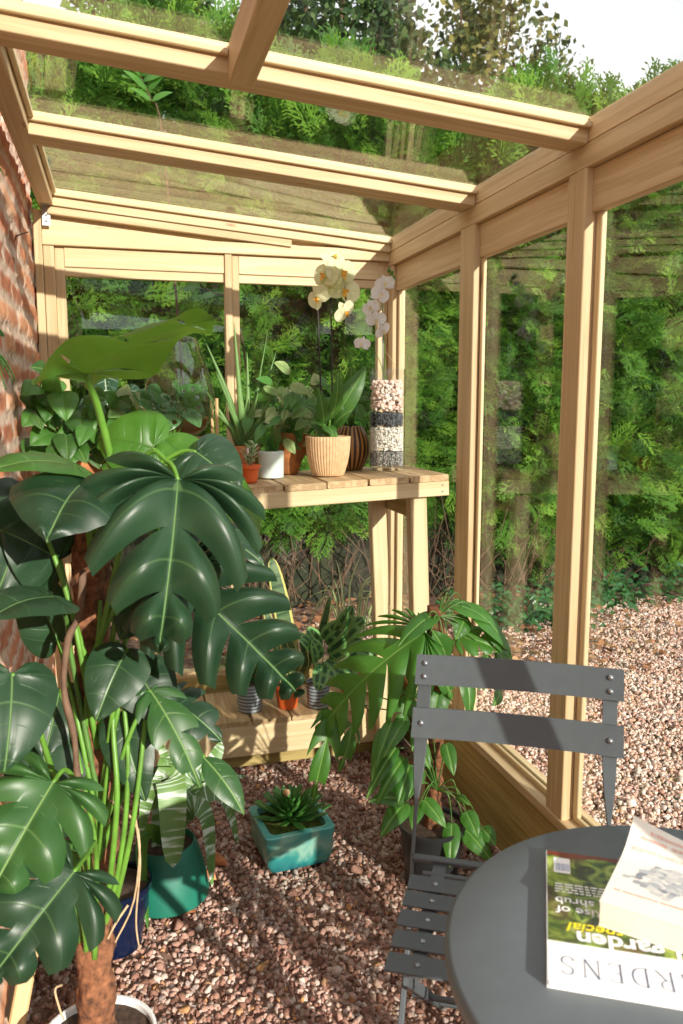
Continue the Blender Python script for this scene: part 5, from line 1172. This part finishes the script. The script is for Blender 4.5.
# ferns on the wall
def wallfern(px, py, Y, n, ln, lab):
    p = U(px, py, Y=Y); p.x = -.278; t = thing('wall_fern', lab, 'fern', p, 'little ferns growing from the brick wall'); r = random.Random(int(py))
    for k in range(n):
        a = r.uniform(0, 6.28); d = V((r.uniform(.25, .7), math.cos(a), math.sin(a)*.8+.2)).normalized(); L_ = ln*r.uniform(.6, 1.1); m = MB(); P = [p, p+d*L_*.6, p+d*L_+V((0, 0, -L_*.3))]
        for i in range(1, 9):
            f = i/9; q = interp(P, f); tn = d; sd = tn.cross(V((1, 0, .2))).normalized()
            for sg in (1, -1): leaf(m, q, q+(sd*sg+tn*.4).normalized()*L_*.28*(1.1-f), L_*.13, (1, -.6, .4), 'round', 2, cols=2, rows=2)
        m.tube([interp(P, i/6) for i in range(7)], .0012, 4); m.build('frond', L_GRASS, t, 180)
wallfern(2, 345, 1.95, 9, .075, 'lower small green fern sprouting from the brick wall at the left edge')
wallfern(2, 150, 2.05, 9, .07, 'upper small green fern sprouting from the brick wall under the roof rail')
t = tag(None or (lambda m: (m.tube([V((-.276, 2.6, U(22, 240, Y=2.6).z)), U(16, 236, Y=2.45)+V((.0, 0, 0)), U(28, 232, Y=2.5)], .002, 5), m.build('wire_hook', STEM_BR, None, 180))[1])(MB()), 'thin rusty wire sticking out of the brick wall below the roof rail', 'wire')
# ------------------------------------------------------------------ light
w = bpy.data.worlds.new('sky'); SC.world = w; w.use_nodes = True; nt = w.node_tree
for n in list(nt.nodes): nt.nodes.remove(n)
o = nt.nodes.new('ShaderNodeOutputWorld'); b = nt.nodes.new('ShaderNodeBackground'); s = nt.nodes.new('ShaderNodeTexSky'); s.sky_type = 'NISHITA'
SUN_EL, SUN_AZ = R(18.5), R(19)
s.sun_disc = False; s.sun_elevation = SUN_EL; s.sun_rotation = R(180)-SUN_AZ; s.air_density = 1.0; s.dust_density = 2.0
mx = nt.nodes.new('ShaderNodeMix'); mx.data_type = 'RGBA'; tc = nt.nodes.new('ShaderNodeTexCoord'); nz = nt.nodes.new('ShaderNodeTexNoise'); nz.inputs['Scale'].default_value = 2.2; nz.inputs['Detail'].default_value = 6
nt.links.new(tc.outputs['Generated'], nz.inputs['Vector']); rp = nt.nodes.new('ShaderNodeValToRGB'); rp.color_ramp.elements[0].position = .32; rp.color_ramp.elements[1].position = .52
nt.links.new(nz.outputs[0], rp.inputs[0]); nt.links.new(rp.outputs[0], mx.inputs[0]); nt.links.new(s.outputs[0], mx.inputs[6]); mx.inputs[7].default_value = (9, 9, 9.2, 1)
nt.links.new(mx.outputs[2], b.inputs[0]); b.inputs[1].default_value = .12; nt.links.new(b.outputs[0], o.inputs[0])
sl = bpy.data.lights.new('sun', 'SUN'); sl.energy = 6.2; sl.angle = R(.6); sl.color = (1, .93, .82); so = bpy.data.objects.new('sun', sl); COL.objects.link(so)
dv = V((math.sin(SUN_AZ)*math.cos(SUN_EL), -math.cos(SUN_AZ)*math.cos(SUN_EL), math.sin(SUN_EL))); so.rotation_euler = dv.to_track_quat('Z', 'Y').to_euler(); so.location = dv*12
vs = SC.view_settings; vs.view_transform = 'Standard'; vs.look = 'None'; vs.gamma = 1; vs.use_curve_mapping = False; vs.exposure = .42
SC.cycles.max_bounces = 10; SC.cycles.transparent_max_bounces = 24; SC.cycles.sample_clamp_indirect = 6
